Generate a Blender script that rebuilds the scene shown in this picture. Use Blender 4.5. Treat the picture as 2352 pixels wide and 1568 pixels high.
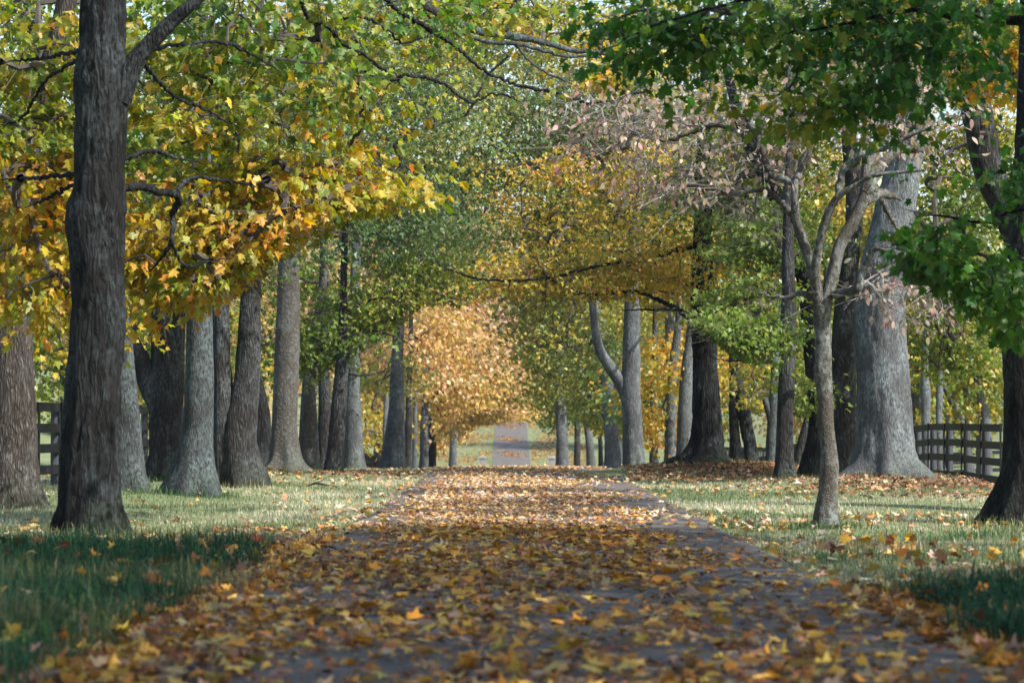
import bpy, math, random
import numpy as np

# ------------------------------------------------------------------ scene, camera, light
S = bpy.context.scene
for o in list(bpy.data.objects):
    bpy.data.objects.remove(o)
COL = S.collection
R = math.radians
rng = np.random.default_rng(11)
random.seed(5)

F = 6861.0            # focal length in units of a 2352 px wide frame (105 mm on 36 mm)
EYE = 1.12

cam_d = bpy.data.cameras.new('camera')
cam = bpy.data.objects.new('camera', cam_d)
COL.objects.link(cam)
cam_d.sensor_width = 36.0
cam_d.lens = 36.0 * F / 2352.0
cam.location = (0, 0, EYE)
cam.rotation_euler = (R(90) + math.atan(176 / F), 0, -8 / F)
cam_d.clip_start = 0.1
cam_d.clip_end = 6000
cam_d.dof.use_dof = True
cam_d.dof.focus_distance = 42
cam_d.dof.aperture_fstop = 3.8
S.camera = cam

SUN_EL, SUN_AZ = 43.0, 124.0      # azimuth measured clockwise from +Y (view direction)
W = bpy.data.worlds.new('World')
S.world = W
W.use_nodes = True
wn = W.node_tree
bg = wn.nodes['Background']
sky = wn.nodes.new('ShaderNodeTexSky')
sky.sky_type = 'NISHITA'
sky.sun_disc = False
sky.sun_elevation = R(SUN_EL)
sky.sun_rotation = R(SUN_AZ)
sky.air_density = 1.0
sky.dust_density = 2.0
sky.ozone_density = 1.0
wn.links.new(sky.outputs[0], bg.inputs[0])
bg.inputs[1].default_value = 0.14

sun_d = bpy.data.lights.new('sun', 'SUN')
sun_d.energy = 4.2
sun_d.angle = R(0.6)
sun_d.color = (1.0, 0.95, 0.88)
sun = bpy.data.objects.new('sun', sun_d)
COL.objects.link(sun)
sun.location = (60, -30, 60)
sun.rotation_euler = (R(90 - SUN_EL), 0, R(180 - SUN_AZ))

S.view_settings.view_transform = 'Standard'
S.view_settings.look = 'None'
S.view_settings.gamma = 1
S.view_settings.exposure = 1.08
S.render.engine = 'CYCLES'
S.cycles.max_bounces = 7
S.cycles.diffuse_bounces = 4
S.cycles.glossy_bounces = 2
S.cycles.transmission_bounces = 4
S.cycles.transparent_max_bounces = 4
S.cycles.caustics_reflective = False
S.cycles.caustics_refractive = False

# ------------------------------------------------------------------ small helpers
_lat = np.random.default_rng(3).random((32, 32, 32))


def vnoise(p, scale=1.0):
    """smooth value noise in 0..1 for an (n,3) array"""
    q = np.asarray(p, float) * scale + 1000.0
    i = np.floor(q).astype(int)
    f = q - i
    f = f * f * (3 - 2 * f)
    r = 0
    for dx in (0, 1):
        wx = f[:, 0] if dx else 1 - f[:, 0]
        for dy in (0, 1):
            wy = f[:, 1] if dy else 1 - f[:, 1]
            for dz in (0, 1):
                wz = f[:, 2] if dz else 1 - f[:, 2]
                r = r + wx * wy * wz * _lat[(i[:, 0] + dx) % 32, (i[:, 1] + dy) % 32, (i[:, 2] + dz) % 32]
    return r


def fbm(p, scale, octaves=3):
    r, a, t = 0, 1.0, 0
    for k in range(octaves):
        r = r + a * vnoise(np.asarray(p) + 17.3 * k, scale * 2 ** k)
        t += a
        a *= .5
    return r / t


def smooth(a, b, x):
    t = np.clip((x - a) / (b - a), 0, 1)
    return t * t * (3 - 2 * t)


class MB:
    """collects vertices and faces; build() links them as ONE mesh object"""

    def __init__(s):
        s.v, s.f, s.c, s.m, s.n = [], [], [], [], 0

    def add(s, verts, faces, col=None, mi=0):
        verts = np.asarray(verts, float)
        faces = np.asarray(faces, int)
        s.v.append(verts)
        s.f.append(faces + s.n)
        s.m.append(np.full(len(faces), mi, int))
        if col is None:
            c = np.ones((len(verts), 3)) * .5
        else:
            c = np.broadcast_to(np.asarray(col, float), (len(verts), 3))
        s.c.append(c)
        s.n += len(verts)

    def box(s, lo, hi, col=None, mi=0):
        x0, y0, z0 = lo
        x1, y1, z1 = hi
        v = [(x0, y0, z0), (x1, y0, z0), (x1, y1, z0), (x0, y1, z0), (x0, y0, z1), (x1, y0, z1), (x1, y1, z1), (x0, y1, z1)]
        s.add(v, [(0, 3, 2, 1), (4, 5, 6, 7), (0, 1, 5, 4), (1, 2, 6, 5), (2, 3, 7, 6), (3, 0, 4, 7)], col, mi)

    def build(s, name, mats, parent=None, origin=(0, 0, 0), smooth_shade=False):
        me = bpy.data.meshes.new(name)
        V = np.concatenate(s.v) - np.asarray(origin, float)
        me.vertices.add(len(V))
        me.vertices.foreach_set('co', V.astype(np.float32).ravel())
        tot = sum(f.size for f in s.f)
        npoly = sum(len(f) for f in s.f)
        me.loops.add(tot)
        me.polygons.add(npoly)
        me.loops.foreach_set('vertex_index', np.concatenate([f.ravel() for f in s.f]).astype(np.int32))
        lens = np.concatenate([np.full(len(f), f.shape[1]) for f in s.f])
        starts = np.concatenate([[0], np.cumsum(lens)[:-1]])
        me.polygons.foreach_set('loop_start', starts.astype(np.int32))
        me.polygons.foreach_set('material_index', np.concatenate(s.m).astype(np.int32))
        me.polygons.foreach_set('use_smooth', np.full(npoly, smooth_shade))
        a = me.attributes.new('tint', 'FLOAT_COLOR', 'POINT')
        C = np.concatenate(s.c)
        a.data.foreach_set('color', np.concatenate([C, np.ones((len(C), 1))], 1).astype(np.float32).ravel())
        if not isinstance(mats, (list, tuple)):
            mats = [mats]
        for m in mats:
            me.materials.append(m)
        me.update(calc_edges=True)
        o = bpy.data.objects.new(name, me)
        COL.objects.link(o)
        if parent is not None:
            o.parent = parent
        return o


def thing(name, label, cat, loc=(0, 0, 0), group=None):
    o = bpy.data.objects.new(name, None)
    COL.objects.link(o)
    o.location = loc
    o.empty_display_size = .3
    tag(o, label, cat, group)
    return o


def tag(o, label=None, cat=None, group=None, kind=None):
    if label:
        o['label'] = label
    if cat:
        o['category'] = cat
    if group:
        o['group'] = group
    if kind:
        o['kind'] = kind


def copy_tree(o, parent=None):
    c = o.copy()
    COL.objects.link(c)
    if parent is not None:
        c.parent = parent
    for ch in list(o.children):
        copy_tree(ch, c)
    return c


def at(u, v, D):
    """a point D metres down the avenue seen at (u, v) of the 2352 px wide frame"""
    return np.array([(u - 1168) / F * D, D, EYE + (960 - v) / F * D])


def catmull(P, step):
    P = np.asarray(P, float)
    n = len(P)
    if n == 2:
        k = max(2, int(np.linalg.norm(P[1, :3] - P[0, :3]) / step) + 1)
        t = np.linspace(0, 1, k)[:, None]
        return P[0] * (1 - t) + P[1] * t
    Q = np.vstack([2 * P[0] - P[1], P, 2 * P[-1] - P[-2]])
    out = []
    for i in range(n - 1):
        p0, p1, p2, p3 = Q[i:i + 4]
        k = max(1, int(np.linalg.norm(p2[:3] - p1[:3]) / step))
        t = np.linspace(0, 1, k, endpoint=False)[:, None]
        out.append(.5 * (2 * p1 + (p2 - p0) * t + (2 * p0 - 5 * p1 + 4 * p2 - p3) * t ** 2 + (3 * p1 - p0 - 3 * p2 + p3) * t ** 3))
    out.append(P[-1:])
    return np.vstack(out)


def tube(mb, P, r, sides=6, disp=None, col=None, mi=0, cap=True):
    """sweep a ring along P (n,3) with radii r; disp(theta grid, index grid, centre) scales the radius"""
    P = np.asarray(P, float)
    n = len(P)
    T = np.gradient(P, axis=0)
    T /= np.linalg.norm(T, axis=1)[:, None] + 1e-9
    ref = np.array([1.0, 0, 0]) if abs(T[0, 0]) < .8 else np.array([0, 1.0, 0])
    N = np.zeros_like(P)
    b = ref - T[0] * ref.dot(T[0])
    N[0] = b / np.linalg.norm(b)
    for i in range(1, n):
        b = N[i - 1] - T[i] * N[i - 1].dot(T[i])
        N[i] = b / (np.linalg.norm(b) + 1e-9)
    B = np.cross(T, N)
    th = np.linspace(0, 2 * math.pi, sides, endpoint=False)
    rad = np.broadcast_to(np.asarray(r, float)[:, None], (n, sides)).copy()
    d = np.cos(th)[None, :, None] * N[:, None, :] + np.sin(th)[None, :, None] * B[:, None, :]
    if disp is not None:
        rad = rad * disp(d, P)
    V = P[:, None, :] + d * rad[..., None]
    idx = np.arange(n * sides).reshape(n, sides)
    nx = np.roll(idx, -1, axis=1)
    q = np.stack([idx[:-1], nx[:-1], nx[1:], idx[1:]], -1).reshape(-1, 4)
    c = None
    if col is not None:
        c = np.repeat(np.asarray(col, float).reshape(-1, 3), n * sides // np.asarray(col).reshape(-1, 3).shape[0], 0)
    mb.add(V.reshape(-1, 3), q, c, mi)
    if cap:
        mb.add(np.vstack([V[-1], P[-1] + T[-1] * r[-1] * .6]), np.stack([np.arange(sides), (np.arange(sides) + 1) % sides, np.full(sides, sides)], 1), None if col is None else c[0], mi)


# ------------------------------------------------------------------ terrain shape
_py = np.arange(-80, 1500, 1.0)
_pz = np.interp(_py, [-80, 0, 52, 58, 63, 68, 75, 110, 150, 200, 240, 262, 284, 347, 450, 700, 1500],
                [0, 0, 0.0, 0.02, 0.03, -0.03, -0.25, -1.0, -1.9, -3.3, -4.5, -4.5, -3.42, 0.6, 8.5, 22, 40])
_k = np.exp(-np.linspace(-2, 2, 9) ** 2)
_k /= _k.sum()
_pz = np.convolve(np.pad(_pz, 4, 'edge'), _k, 'valid')
MOUNDS = [(4.0, 58, .26, 2.2), (6.4, 50, .2, 1.8), (-5.4, 48, .1, 2.0), (-4.4, 57, .08, 1.5), (-5.0, 43, .08, 1.3)]


def road_z(y):
    return np.interp(y, _py, _pz)


def g(x, y):
    x = np.asarray(x, float)
    y = np.asarray(y, float)
    z = np.interp(y, _py, _pz)
    off = np.maximum(np.maximum(-1.56 - x, x - 2.1), 0)
    zl = np.interp(y, [-80, 0, 60, 150, 400, 800, 1500], [0, 0, .25, 1.6, 7.2, 22, 44])
    zr = np.interp(y, [-80, 0, 60, 150, 330, 800, 1500], [0, 0, .1, .4, 2.2, 17, 38])
    zf = np.where(x < 0, zl, zr)
    w = smooth(11, 45, np.abs(x))
    z = z * (1 - w) + zf * w
    z = z - .36 * smooth(7.4, 9.2, x) * smooth(38, 55, y) * (1 - smooth(100, 140, y))
    z = z - .035 * smooth(0, .35, off)
    p = np.stack([x, y, np.zeros_like(x)], -1).reshape(-1, 3)
    nz = (fbm(p, .55, 2) - .5).reshape(z.shape)
    z = z + nz * .14 * smooth(.3, 2.0, off)
    for mx, my, mh, mr in MOUNDS:
        z = z + mh * np.exp(-((x - mx) ** 2 + (y - my) ** 2) / (mr * mr))
    return z


# ------------------------------------------------------------------ materials
def new_mat(name):
    m = bpy.data.materials.new(name)
    m.use_nodes = True
    n = m.node_tree
    n.nodes.clear()
    out = n.nodes.new('ShaderNodeOutputMaterial')
    return m, n, out


def N(n, typ, **kw):
    nd = n.nodes.new(typ)
    for k, v in kw.items():
        if k in nd.inputs:
            nd.inputs[k].default_value = v
        else:
            setattr(nd, k, v)
    return nd


def ramp(n, fac, stops):
    r = n.nodes.new('ShaderNodeValToRGB')
    el = r.color_ramp.elements
    while len(el) < len(stops):
        el.new(.5)
    for e, (p, c) in zip(el, stops):
        e.position = p
        e.color = (*c, 1) if len(c) == 3 else c
    n.links.new(fac, r.inputs[0])
    return r.outputs[0]


def mixc(n, fac, a, b, mode='MIX'):
    m = n.nodes.new('ShaderNodeMix')
    m.data_type = 'RGBA'
    m.blend_type = mode
    for sock, val in ((m.inputs[0], fac), (m.inputs[6], a), (m.inputs[7], b)):
        if hasattr(val, 'is_linked'):
            n.links.new(val, sock)
        elif isinstance(val, (int, float)):
            sock.default_value = val
        else:
            sock.default_value = (*val, 1)
    return m.outputs[2]


def mapped(n, scale, coord='Object'):
    tc = n.nodes.new('ShaderNodeTexCoord')
    mp = n.nodes.new('ShaderNodeMapping')
    mp.inputs['Scale'].default_value = scale
    n.links.new(tc.outputs[coord], mp.inputs[0])
    return mp.outputs[0]


def leaf_mat(name, trans=.38, rough=.5, gloss=.25):
    m, n, out = new_mat(name)
    at_ = N(n, 'ShaderNodeAttribute', attribute_name='tint')
    p = N(n, 'ShaderNodeBsdfPrincipled', Roughness=rough)
    p.inputs['Specular IOR Level'].default_value = gloss
    n.links.new(at_.outputs['Color'], p.inputs['Base Color'])
    t = N(n, 'ShaderNodeBsdfTranslucent')
    hs = N(n, 'ShaderNodeHueSaturation', Saturation=1.1, Value=1.25)
    n.links.new(at_.outputs['Color'], hs.inputs['Color'])
    n.links.new(hs.outputs[0], t.inputs[0])
    mx = N(n, 'ShaderNodeMixShader')
    mx.inputs[0].default_value = trans
    n.links.new(p.outputs[0], mx.inputs[1])
    n.links.new(t.outputs[0], mx.inputs[2])
    n.links.new(mx.outputs[0], out.inputs[0])
    return m


def bark_mat(name, dark, mid, light, lichen, lich_amt=.5, sx=16, sz=2.6, bump=.6, moss=.6):
    m, n, out = new_mat(name)
    p = N(n, 'ShaderNodeBsdfPrincipled', Roughness=.9)
    p.inputs['Specular IOR Level'].default_value = .15
    co = mapped(n, (sx, sx, sz))
    wp = N(n, 'ShaderNodeTexNoise', Scale=1.3, Detail=3.0)
    n.links.new(mapped(n, (3, 3, 1.5)), wp.inputs['Vector'])
    add = N(n, 'ShaderNodeVectorMath', operation='MULTIPLY_ADD')
    n.links.new(wp.outputs['Color'], add.inputs[0])
    add.inputs[1].default_value = (2.5, 2.5, 1.5)
    n.links.new(co, add.inputs[2])
    vo = N(n, 'ShaderNodeTexVoronoi', Scale=1.7, feature='DISTANCE_TO_EDGE')
    n.links.new(add.outputs[0], vo.inputs['Vector'])
    ns = N(n, 'ShaderNodeTexNoise', Scale=1.6, Detail=7.0, Roughness=.75)
    n.links.new(add.outputs[0], ns.inputs['Vector'])
    crack = ramp(n, vo.outputs['Distance'], [(0, (.25, .25, .25)), (.38, (1, 1, 1))])
    c1 = ramp(n, ns.outputs[0], [(.28, dark), (.5, mid), (.74, light)])
    c2 = mixc(n, crack, dark, c1)
    lb = N(n, 'ShaderNodeTexNoise', Scale=1.0, Detail=5.0, Roughness=.7)
    n.links.new(mapped(n, (2.6, 2.6, 1.2)), lb.inputs['Vector'])
    lf = N(n, 'ShaderNodeTexNoise', Scale=24.0, Detail=3.0)
    n.links.new(mapped(n, (1, 1, .7)), lf.inputs['Vector'])
    mm = N(n, 'ShaderNodeMath', operation='MULTIPLY')
    n.links.new(ramp(n, lb.outputs[0], [(.62 - lich_amt * .3, (0, 0, 0)), (.75 - lich_amt * .22, (1, 1, 1))]), mm.inputs[0])
    n.links.new(ramp(n, lf.outputs[0], [(.36, (0, 0, 0)), (.6, (1, 1, 1))]), mm.inputs[1])
    c3 = mixc(n, mm.outputs[0], c2, lichen)
    # moss on the root flare, in patches
    tc = n.nodes.new('ShaderNodeTexCoord')
    sp = n.nodes.new('ShaderNodeSeparateXYZ')
    n.links.new(tc.outputs['Object'], sp.inputs[0])
    mr = N(n, 'ShaderNodeMapRange')
    mr.inputs[1].default_value = .45
    mr.inputs[2].default_value = .0
    n.links.new(sp.outputs[2], mr.inputs[0])
    m2 = N(n, 'ShaderNodeMath', operation='MULTIPLY')
    n.links.new(mr.outputs[0], m2.inputs[0])
    n.links.new(ramp(n, lb.outputs[0], [(.45, (0, 0, 0)), (.6, (moss, moss, moss))]), m2.inputs[1])
    c4 = mixc(n, m2.outputs[0], c3, (.035, .05, .018))
    n.links.new(c4, p.inputs['Base Color'])
    ht = N(n, 'ShaderNodeMath', operation='MULTIPLY_ADD')
    n.links.new(crack, ht.inputs[0])
    ht.inputs[1].default_value = .7
    n.links.new(ns.outputs[0], ht.inputs[2])
    bp = N(n, 'ShaderNodeBump', Strength=bump, Distance=.04)
    n.links.new(ht.outputs[0], bp.inputs['Height'])
    n.links.new(bp.outputs[0], p.inputs['Normal'])
    n.links.new(p.outputs[0], out.inputs[0])
    return m


LEAF = leaf_mat('leaf', trans=.46, rough=.42, gloss=.5)
LITTER = leaf_mat('fallen_leaf_skin', trans=.15, rough=.6, gloss=.2)
GRASS = leaf_mat('grass_blade', trans=.3, rough=.6, gloss=.2)
BARK = {
    'dark': bark_mat('furrowed_dark_bark', (0.0048, 0.0048, 0.0048), (0.0184, 0.0187, 0.0190), (0.0606, 0.0611, 0.0616), (0.0527, 0.0659, 0.0685), .5, 14, 2.0, .9),
    'brown': bark_mat('rough_brown_bark', (0.0119, 0.0111, 0.0108), (0.0406, 0.0389, 0.0379), (0.0947, 0.0920, 0.0904), (0.0974, 0.1109, 0.1137), .55, 15, 2.4, .8),
    'lichen': bark_mat('lichen_grey_bark', (0.0153, 0.0159, 0.0159), (0.0484, 0.0531, 0.0543), (0.1004, 0.1063, 0.1092), (0.0945, 0.1210, 0.1240), .8, 22, 5.0, .55),
    'smooth': bark_mat('smooth_grey_bark', (0.0367, 0.0337, 0.0294), (0.0918, 0.0857, 0.0765), (0.1408, 0.1316, 0.1193), (0.1224, 0.1377, 0.1316), .5, 9, 7.0, .35),
    'shaggy': bark_mat('shaggy_pale_bark', (0.0157, 0.0128, 0.0100), (0.0926, 0.0820, 0.0712), (0.2565, 0.2351, 0.2137), (0.1781, 0.1852, 0.1781), .3, 17, 3.0, 1.0),
    'pale': bark_mat('pale_grey_bark', (0.0326, 0.0345, 0.0352), (0.0977, 0.1042, 0.1074), (0.1758, 0.1823, 0.1888), (0.1628, 0.1888, 0.1954), .6, 20, 4.0, .5),
    'dogwood': bark_mat('dogwood_bark', (0.0383, 0.0321, 0.0260), (0.1186, 0.1033, 0.0842), (0.2142, 0.1950, 0.1722), (0.2448, 0.2754, 0.2639), .65, 34, 20.0, .6, .2),
}


def twig_mat():
    m, n, out = new_mat('twig_wood')
    p = N(n, 'ShaderNodeBsdfPrincipled', Roughness=.85)
    ns = N(n, 'ShaderNodeTexNoise', Scale=6.0, Detail=3.0)
    n.links.new(mapped(n, (1, 1, 1)), ns.inputs['Vector'])
    n.links.new(ramp(n, ns.outputs[0], [(.3, (.03, .024, .02)), (.7, (.085, .07, .06))]), p.inputs['Base Color'])
    n.links.new(p.outputs[0], out.inputs[0])
    return m


def pale_twig_mat():
    m, n, out = new_mat('pale_twig_wood')
    p = N(n, 'ShaderNodeBsdfPrincipled', Roughness=.85)
    ns = N(n, 'ShaderNodeTexNoise', Scale=6.0, Detail=3.0)
    n.links.new(mapped(n, (1, 1, 1)), ns.inputs['Vector'])
    n.links.new(ramp(n, ns.outputs[0], [(.3, (.12, .105, .095)), (.7, (.27, .25, .24))]), p.inputs['Base Color'])
    n.links.new(p.outputs[0], out.inputs[0])
    return m


TWIG = twig_mat()
PTWIG = pale_twig_mat()


def ground_mat():
    m, n, out = new_mat('meadow_ground')
    p = N(n, 'ShaderNodeBsdfPrincipled', Roughness=.95)
    p.inputs['Specular IOR Level'].default_value = .1
    a = N(n, 'ShaderNodeTexNoise', Scale=.35, Detail=5.0, Roughness=.6)
    n.links.new(mapped(n, (1, 1, 1)), a.inputs['Vector'])
    b = N(n, 'ShaderNodeTexNoise', Scale=9.0, Detail=6.0, Roughness=.7)
    n.links.new(mapped(n, (1, 1, 1)), b.inputs['Vector'])
    c1 = ramp(n, a.outputs[0], [(.3, (.08, .125, .05)), (.5, (.16, .185, .09)), (.7, (.27, .24, .145))])
    c2 = ramp(n, b.outputs[0], [(.3, (.04, .06, .025)), (.55, (.15, .19, .085)), (.8, (.3, .29, .18))])
    c = mixc(n, .5, c1, c2)
    n.links.new(c, p.inputs['Base Color'])
    bp = N(n, 'ShaderNodeBump', Strength=.6, Distance=.03)
    n.links.new(b.outputs[0], bp.inputs['Height'])
    n.links.new(bp.outputs[0], p.inputs['Normal'])
    n.links.new(p.outputs[0], out.inputs[0])
    return m


def road_mat():
    m, n, out = new_mat('worn_asphalt')
    p = N(n, 'ShaderNodeBsdfPrincipled', Roughness=.85)
    p.inputs['Specular IOR Level'].default_value = .25
    a = N(n, 'ShaderNodeTexNoise', Scale=1.4, Detail=6.0, Roughness=.65)
    n.links.new(mapped(n, (1, .6, 1)), a.inputs['Vector'])
    b = N(n, 'ShaderNodeTexNoise', Scale=60.0, Detail=4.0)
    n.links.new(mapped(n, (1, 1, 1)), b.inputs['Vector'])
    c = mixc(n, .4, ramp(n, a.outputs[0], [(.3, (.05, .046, .041)), (.7, (.15, .136, .121))]),
             ramp(n, b.outputs[0], [(.3, (.03, .028, .026)), (.7, (.21, .19, .17))]))
    vo = N(n, 'ShaderNodeTexVoronoi', Scale=.8, feature='DISTANCE_TO_EDGE')
    wv = N(n, 'ShaderNodeTexNoise', Scale=2.0, Detail=4.0)
    n.links.new(mapped(n, (1, 1, 1)), wv.inputs['Vector'])
    n.links.new(wv.outputs['Color'], vo.inputs['Vector'])
    n.links.new(mixc(n, ramp(n, vo.outputs['Distance'], [(0, (0, 0, 0)), (.02, (1, 1, 1))]), (.04, .038, .036), c), p.inputs['Base Color'])
    bp = N(n, 'ShaderNodeBump', Strength=.5, Distance=.01)
    n.links.new(b.outputs[0], bp.inputs['Height'])
    n.links.new(bp.outputs[0], p.inputs['Normal'])
    n.links.new(p.outputs[0], out.inputs[0])
    return m


def board_mat():
    m, n, out = new_mat('black_stained_board')
    p = N(n, 'ShaderNodeBsdfPrincipled', Roughness=.7)
    p.inputs['Specular IOR Level'].default_value = .3
    a = N(n, 'ShaderNodeTexNoise', Scale=3.0, Detail=6.0, Roughness=.7)
    n.links.new(mapped(n, (6, 1, 6)), a.inputs['Vector'])
    n.links.new(ramp(n, a.outputs[0], [(.3, (.004, .005, .007)), (.6, (.009, .010, .013)), (.88, (.035, .033, .032))]), p.inputs['Base Color'])
    n.links.new(p.outputs[0], out.inputs[0])
    return m


def post_mat():
    m, n, out = new_mat('weathered_post')
    p = N(n, 'ShaderNodeBsdfPrincipled', Roughness=.8)
    a = N(n, 'ShaderNodeTexNoise', Scale=3.0, Detail=6.0, Roughness=.7)
    n.links.new(mapped(n, (9, 9, 1)), a.inputs['Vector'])
    n.links.new(ramp(n, a.outputs[0], [(.3, (.016, .018, .022)), (.7, (.06, .066, .075))]), p.inputs['Base Color'])
    n.links.new(p.outputs[0], out.inputs[0])
    return m


def stone_mat():
    m, n, out = new_mat('grey_limestone')
    p = N(n, 'ShaderNodeBsdfPrincipled', Roughness=.9)
    br = N(n, 'ShaderNodeTexBrick', Scale=3.2)
    br.inputs['Color1'].default_value = (.3, .29, .27, 1)
    br.inputs['Color2'].default_value = (.2, .195, .19, 1)
    br.inputs['Mortar'].default_value = (.13, .125, .12, 1)
    n.links.new(mapped(n, (1, 1, 1)), br.inputs['Vector'])
    n.links.new(br.outputs[0], p.inputs['Base Color'])
    n.links.new(p.outputs[0], out.inputs[0])
    return m


GROUND, ROAD, BOARD, POST, STONE = ground_mat(), road_mat(), board_mat(), post_mat(), stone_mat()

# ------------------------------------------------------------------ setting: ground and road
xs = np.unique(np.concatenate([np.linspace(-700, -60, 24), np.linspace(-60, -14, 24), np.linspace(-14, 14, 85), np.linspace(14, 60, 24), np.linspace(60, 700, 24)]))
ys = np.unique(np.concatenate([np.linspace(-60, 8, 18), np.linspace(8, 80, 181), np.linspace(80, 400, 110), np.linspace(400, 1400, 40)]))
X, Y = np.meshgrid(xs, ys)
Z = g(X, Y)
idx = np.arange(X.size).reshape(X.shape)
mb = MB()
mb.add(np.stack([X, Y, Z], -1).reshape(-1, 3), np.stack([idx[:-1, :-1], idx[:-1, 1:], idx[1:, 1:], idx[1:, :-1]], -1).reshape(-1, 4))
tag(mb.build('ground', GROUND, smooth_shade=True), kind='structure')

ry = np.unique(np.concatenate([np.linspace(-60, 8, 10), np.linspace(8, 80, 140), np.linspace(80, 420, 120)]))
mb = MB()
rows = []
for y in ry:
    jl = .05 * (vnoise(np.array([[0, y, 3.]]), .9)[0] - .5) + .05 * (vnoise(np.array([[0, y, 9.]]), 3.)[0] - .5)
    jr = .05 * (vnoise(np.array([[5, y, 3.]]), .9)[0] - .5) + .05 * (vnoise(np.array([[5, y, 9.]]), 3.)[0] - .5)
    z = road_z(y)
    xl, xr = -1.56 + jl, 2.1 + jr
    rows.append([(xl - .03, y, z - .12), (xl, y, z + .02), (xl + .08, y, z + .03), (.27, y, z + .045), (xr - .08, y, z + .03), (xr, y, z + .02), (xr + .03, y, z - .12)])
rows = np.array(rows)
ii = np.arange(rows.shape[0] * 7).reshape(-1, 7)
mb.add(rows.reshape(-1, 3), np.stack([ii[:-1, :-1], ii[:-1, 1:], ii[1:, 1:], ii[1:, :-1]], -1).reshape(-1, 4))
tag(mb.build('road', ROAD), kind='structure')

# ------------------------------------------------------------------ leaves
def _tmpl(half):
    h = np.array(half, float)
    left = h[1:-1][::-1] * [-1, 1]
    return np.vstack([h, left])


T_MAPLE = _tmpl([(0, 0), (.12, -.06), (.36, .04), (.25, .22), (.55, .5), (.36, .5), (.22, .54), (.24, .72), (.1, .78), (0, 1)])
T_STAR = _tmpl([(0, 0), (.34, .03), (.25, .22), (.54, .5), (.2, .55), (0, 1)])
T_MID = _tmpl([(0, 0), (.5, .38), (.2, .52), (0, 1)])
T_KITE = _tmpl([(0, 0), (.44, .42), (0, 1)])
T_OVAL = _tmpl([(0, 0), (.2, .22), (.25, .5), (.14, .8), (0, 1)])


def add_leaves(mb, T, pos, axis, nrm, size, col, curl=.35, mi=0):
    n = len(pos)
    if n == 0:
        return
    a = axis / (np.linalg.norm(axis, axis=1)[:, None] + 1e-9)
    nn = nrm - a * np.sum(nrm * a, 1)[:, None]
    nn /= np.linalg.norm(nn, axis=1)[:, None] + 1e-9
    s = np.cross(a, nn)
    k = len(T)
    cx = rng.normal(0, curl, n)[:, None]
    cy = rng.normal(-curl * .5, curl, n)[:, None]
    zz = cx * (T[None, :, 0] ** 2) * 2 + cy * (T[None, :, 1] - .3) ** 2
    V = pos[:, None, :] + size[:, None, None] * (T[None, :, 0, None] * s[:, None, :] + (T[None, :, 1, None] - .2) * a[:, None, :] + zz[..., None] * nn[:, None, :])
    mb.add(V.reshape(-1, 3), np.arange(n * k).reshape(n, k), np.repeat(col, k, 0), mi)


def pal(stops, t):
    stops = np.array(stops, float)
    t = np.clip(t, 0, .9999) * (len(stops) - 1)
    i = t.astype(int)
    f = (t - i)[:, None]
    return stops[i] * (1 - f) + stops[i + 1] * f


PAL = {
    # from green to turned colours
    'turn': [(.05, .12, .025), (.10, .19, .028), (.19, .245, .03), (.34, .31, .035), (.5, .32, .04), (.56, .25, .045), (.54, .19, .07)],
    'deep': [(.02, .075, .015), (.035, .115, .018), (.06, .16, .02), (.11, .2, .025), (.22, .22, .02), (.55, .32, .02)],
    'muted': [(0.075, 0.138, 0.056), (0.112, 0.181, 0.062), (0.163, 0.225, 0.069), (0.250, 0.269, 0.075), (0.425, 0.375, 0.075), (0.575, 0.375, 0.088)],
    'olive': [(0.096, 0.156, 0.036), (0.150, 0.210, 0.038), (0.216, 0.258, 0.042), (0.324, 0.300, 0.048), (0.504, 0.348, 0.060)],
    'gold': [(.10, .14, .035), (.17, .195, .04), (.27, .255, .045), (.42, .33, .055), (.53, .34, .065), (.55, .25, .06)],
    'salmon': [(.36, .30, .10), (.50, .36, .10), (.58, .36, .12), (.56, .36, .19), (.46, .34, .24), (.40, .31, .26)],
    'pink': [(.10, .14, .075), (.18, .19, .13), (.33, .27, .21), (.42, .32, .25), (.38, .21, .18), (.42, .08, .075)],
    'litter': [(.08, .04, .022), (.20, .085, .032), (.40, .16, .03), (.52, .25, .03), (.52, .36, .08), (.40, .28, .17), (.28, .19, .125), (.3, .085, .035), (.13, .07, .04)],
    'sunlit_litter': [(.22, .11, .05), (.42, .21, .06), (.55, .32, .08), (.58, .42, .2), (.55, .43, .32), (.45, .34, .26), (.5, .22, .09), (.28, .16, .09)],  # litter beyond the foreground, sunlight put into the colour as paler tans
    'mound': [(.07, .04, .026), (.14, .075, .04), (.22, .12, .06), (.3, .16, .07), (.24, .15, .1), (.34, .24, .16), (.16, .08, .045)],
    'bright': [(.06, .16, .03), (.1, .23, .03), (.16, .28, .035), (.25, .3, .04)],
}


def jitter(c, s=.18):
    n = len(c)
    return np.clip(c * (1 + rng.normal(0, s, (n, 1))) * (1 + rng.normal(0, .07, (n, 3))), .004, .85)


def unit(n):
    v = rng.normal(size=(n, 3))
    return v / np.linalg.norm(v, axis=1)[:, None]


def clear(p):
    """True where foliage may hang: traffic keeps a tunnel free over the road"""
    x, y, z = p[:, 0], p[:, 1], p[:, 2]
    h = z - road_z(y)
    need = np.where(y > 66, np.where(y > 140, np.clip(.9 - road_z(y), 2.2, 5.4), 2.2) - np.clip(np.abs(x - .27) - 1.7, 0, 9) * 1.0, 3.4 - np.clip(np.abs(x - .27) - 2, 0, 9) * .75)
    return h > need


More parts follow.
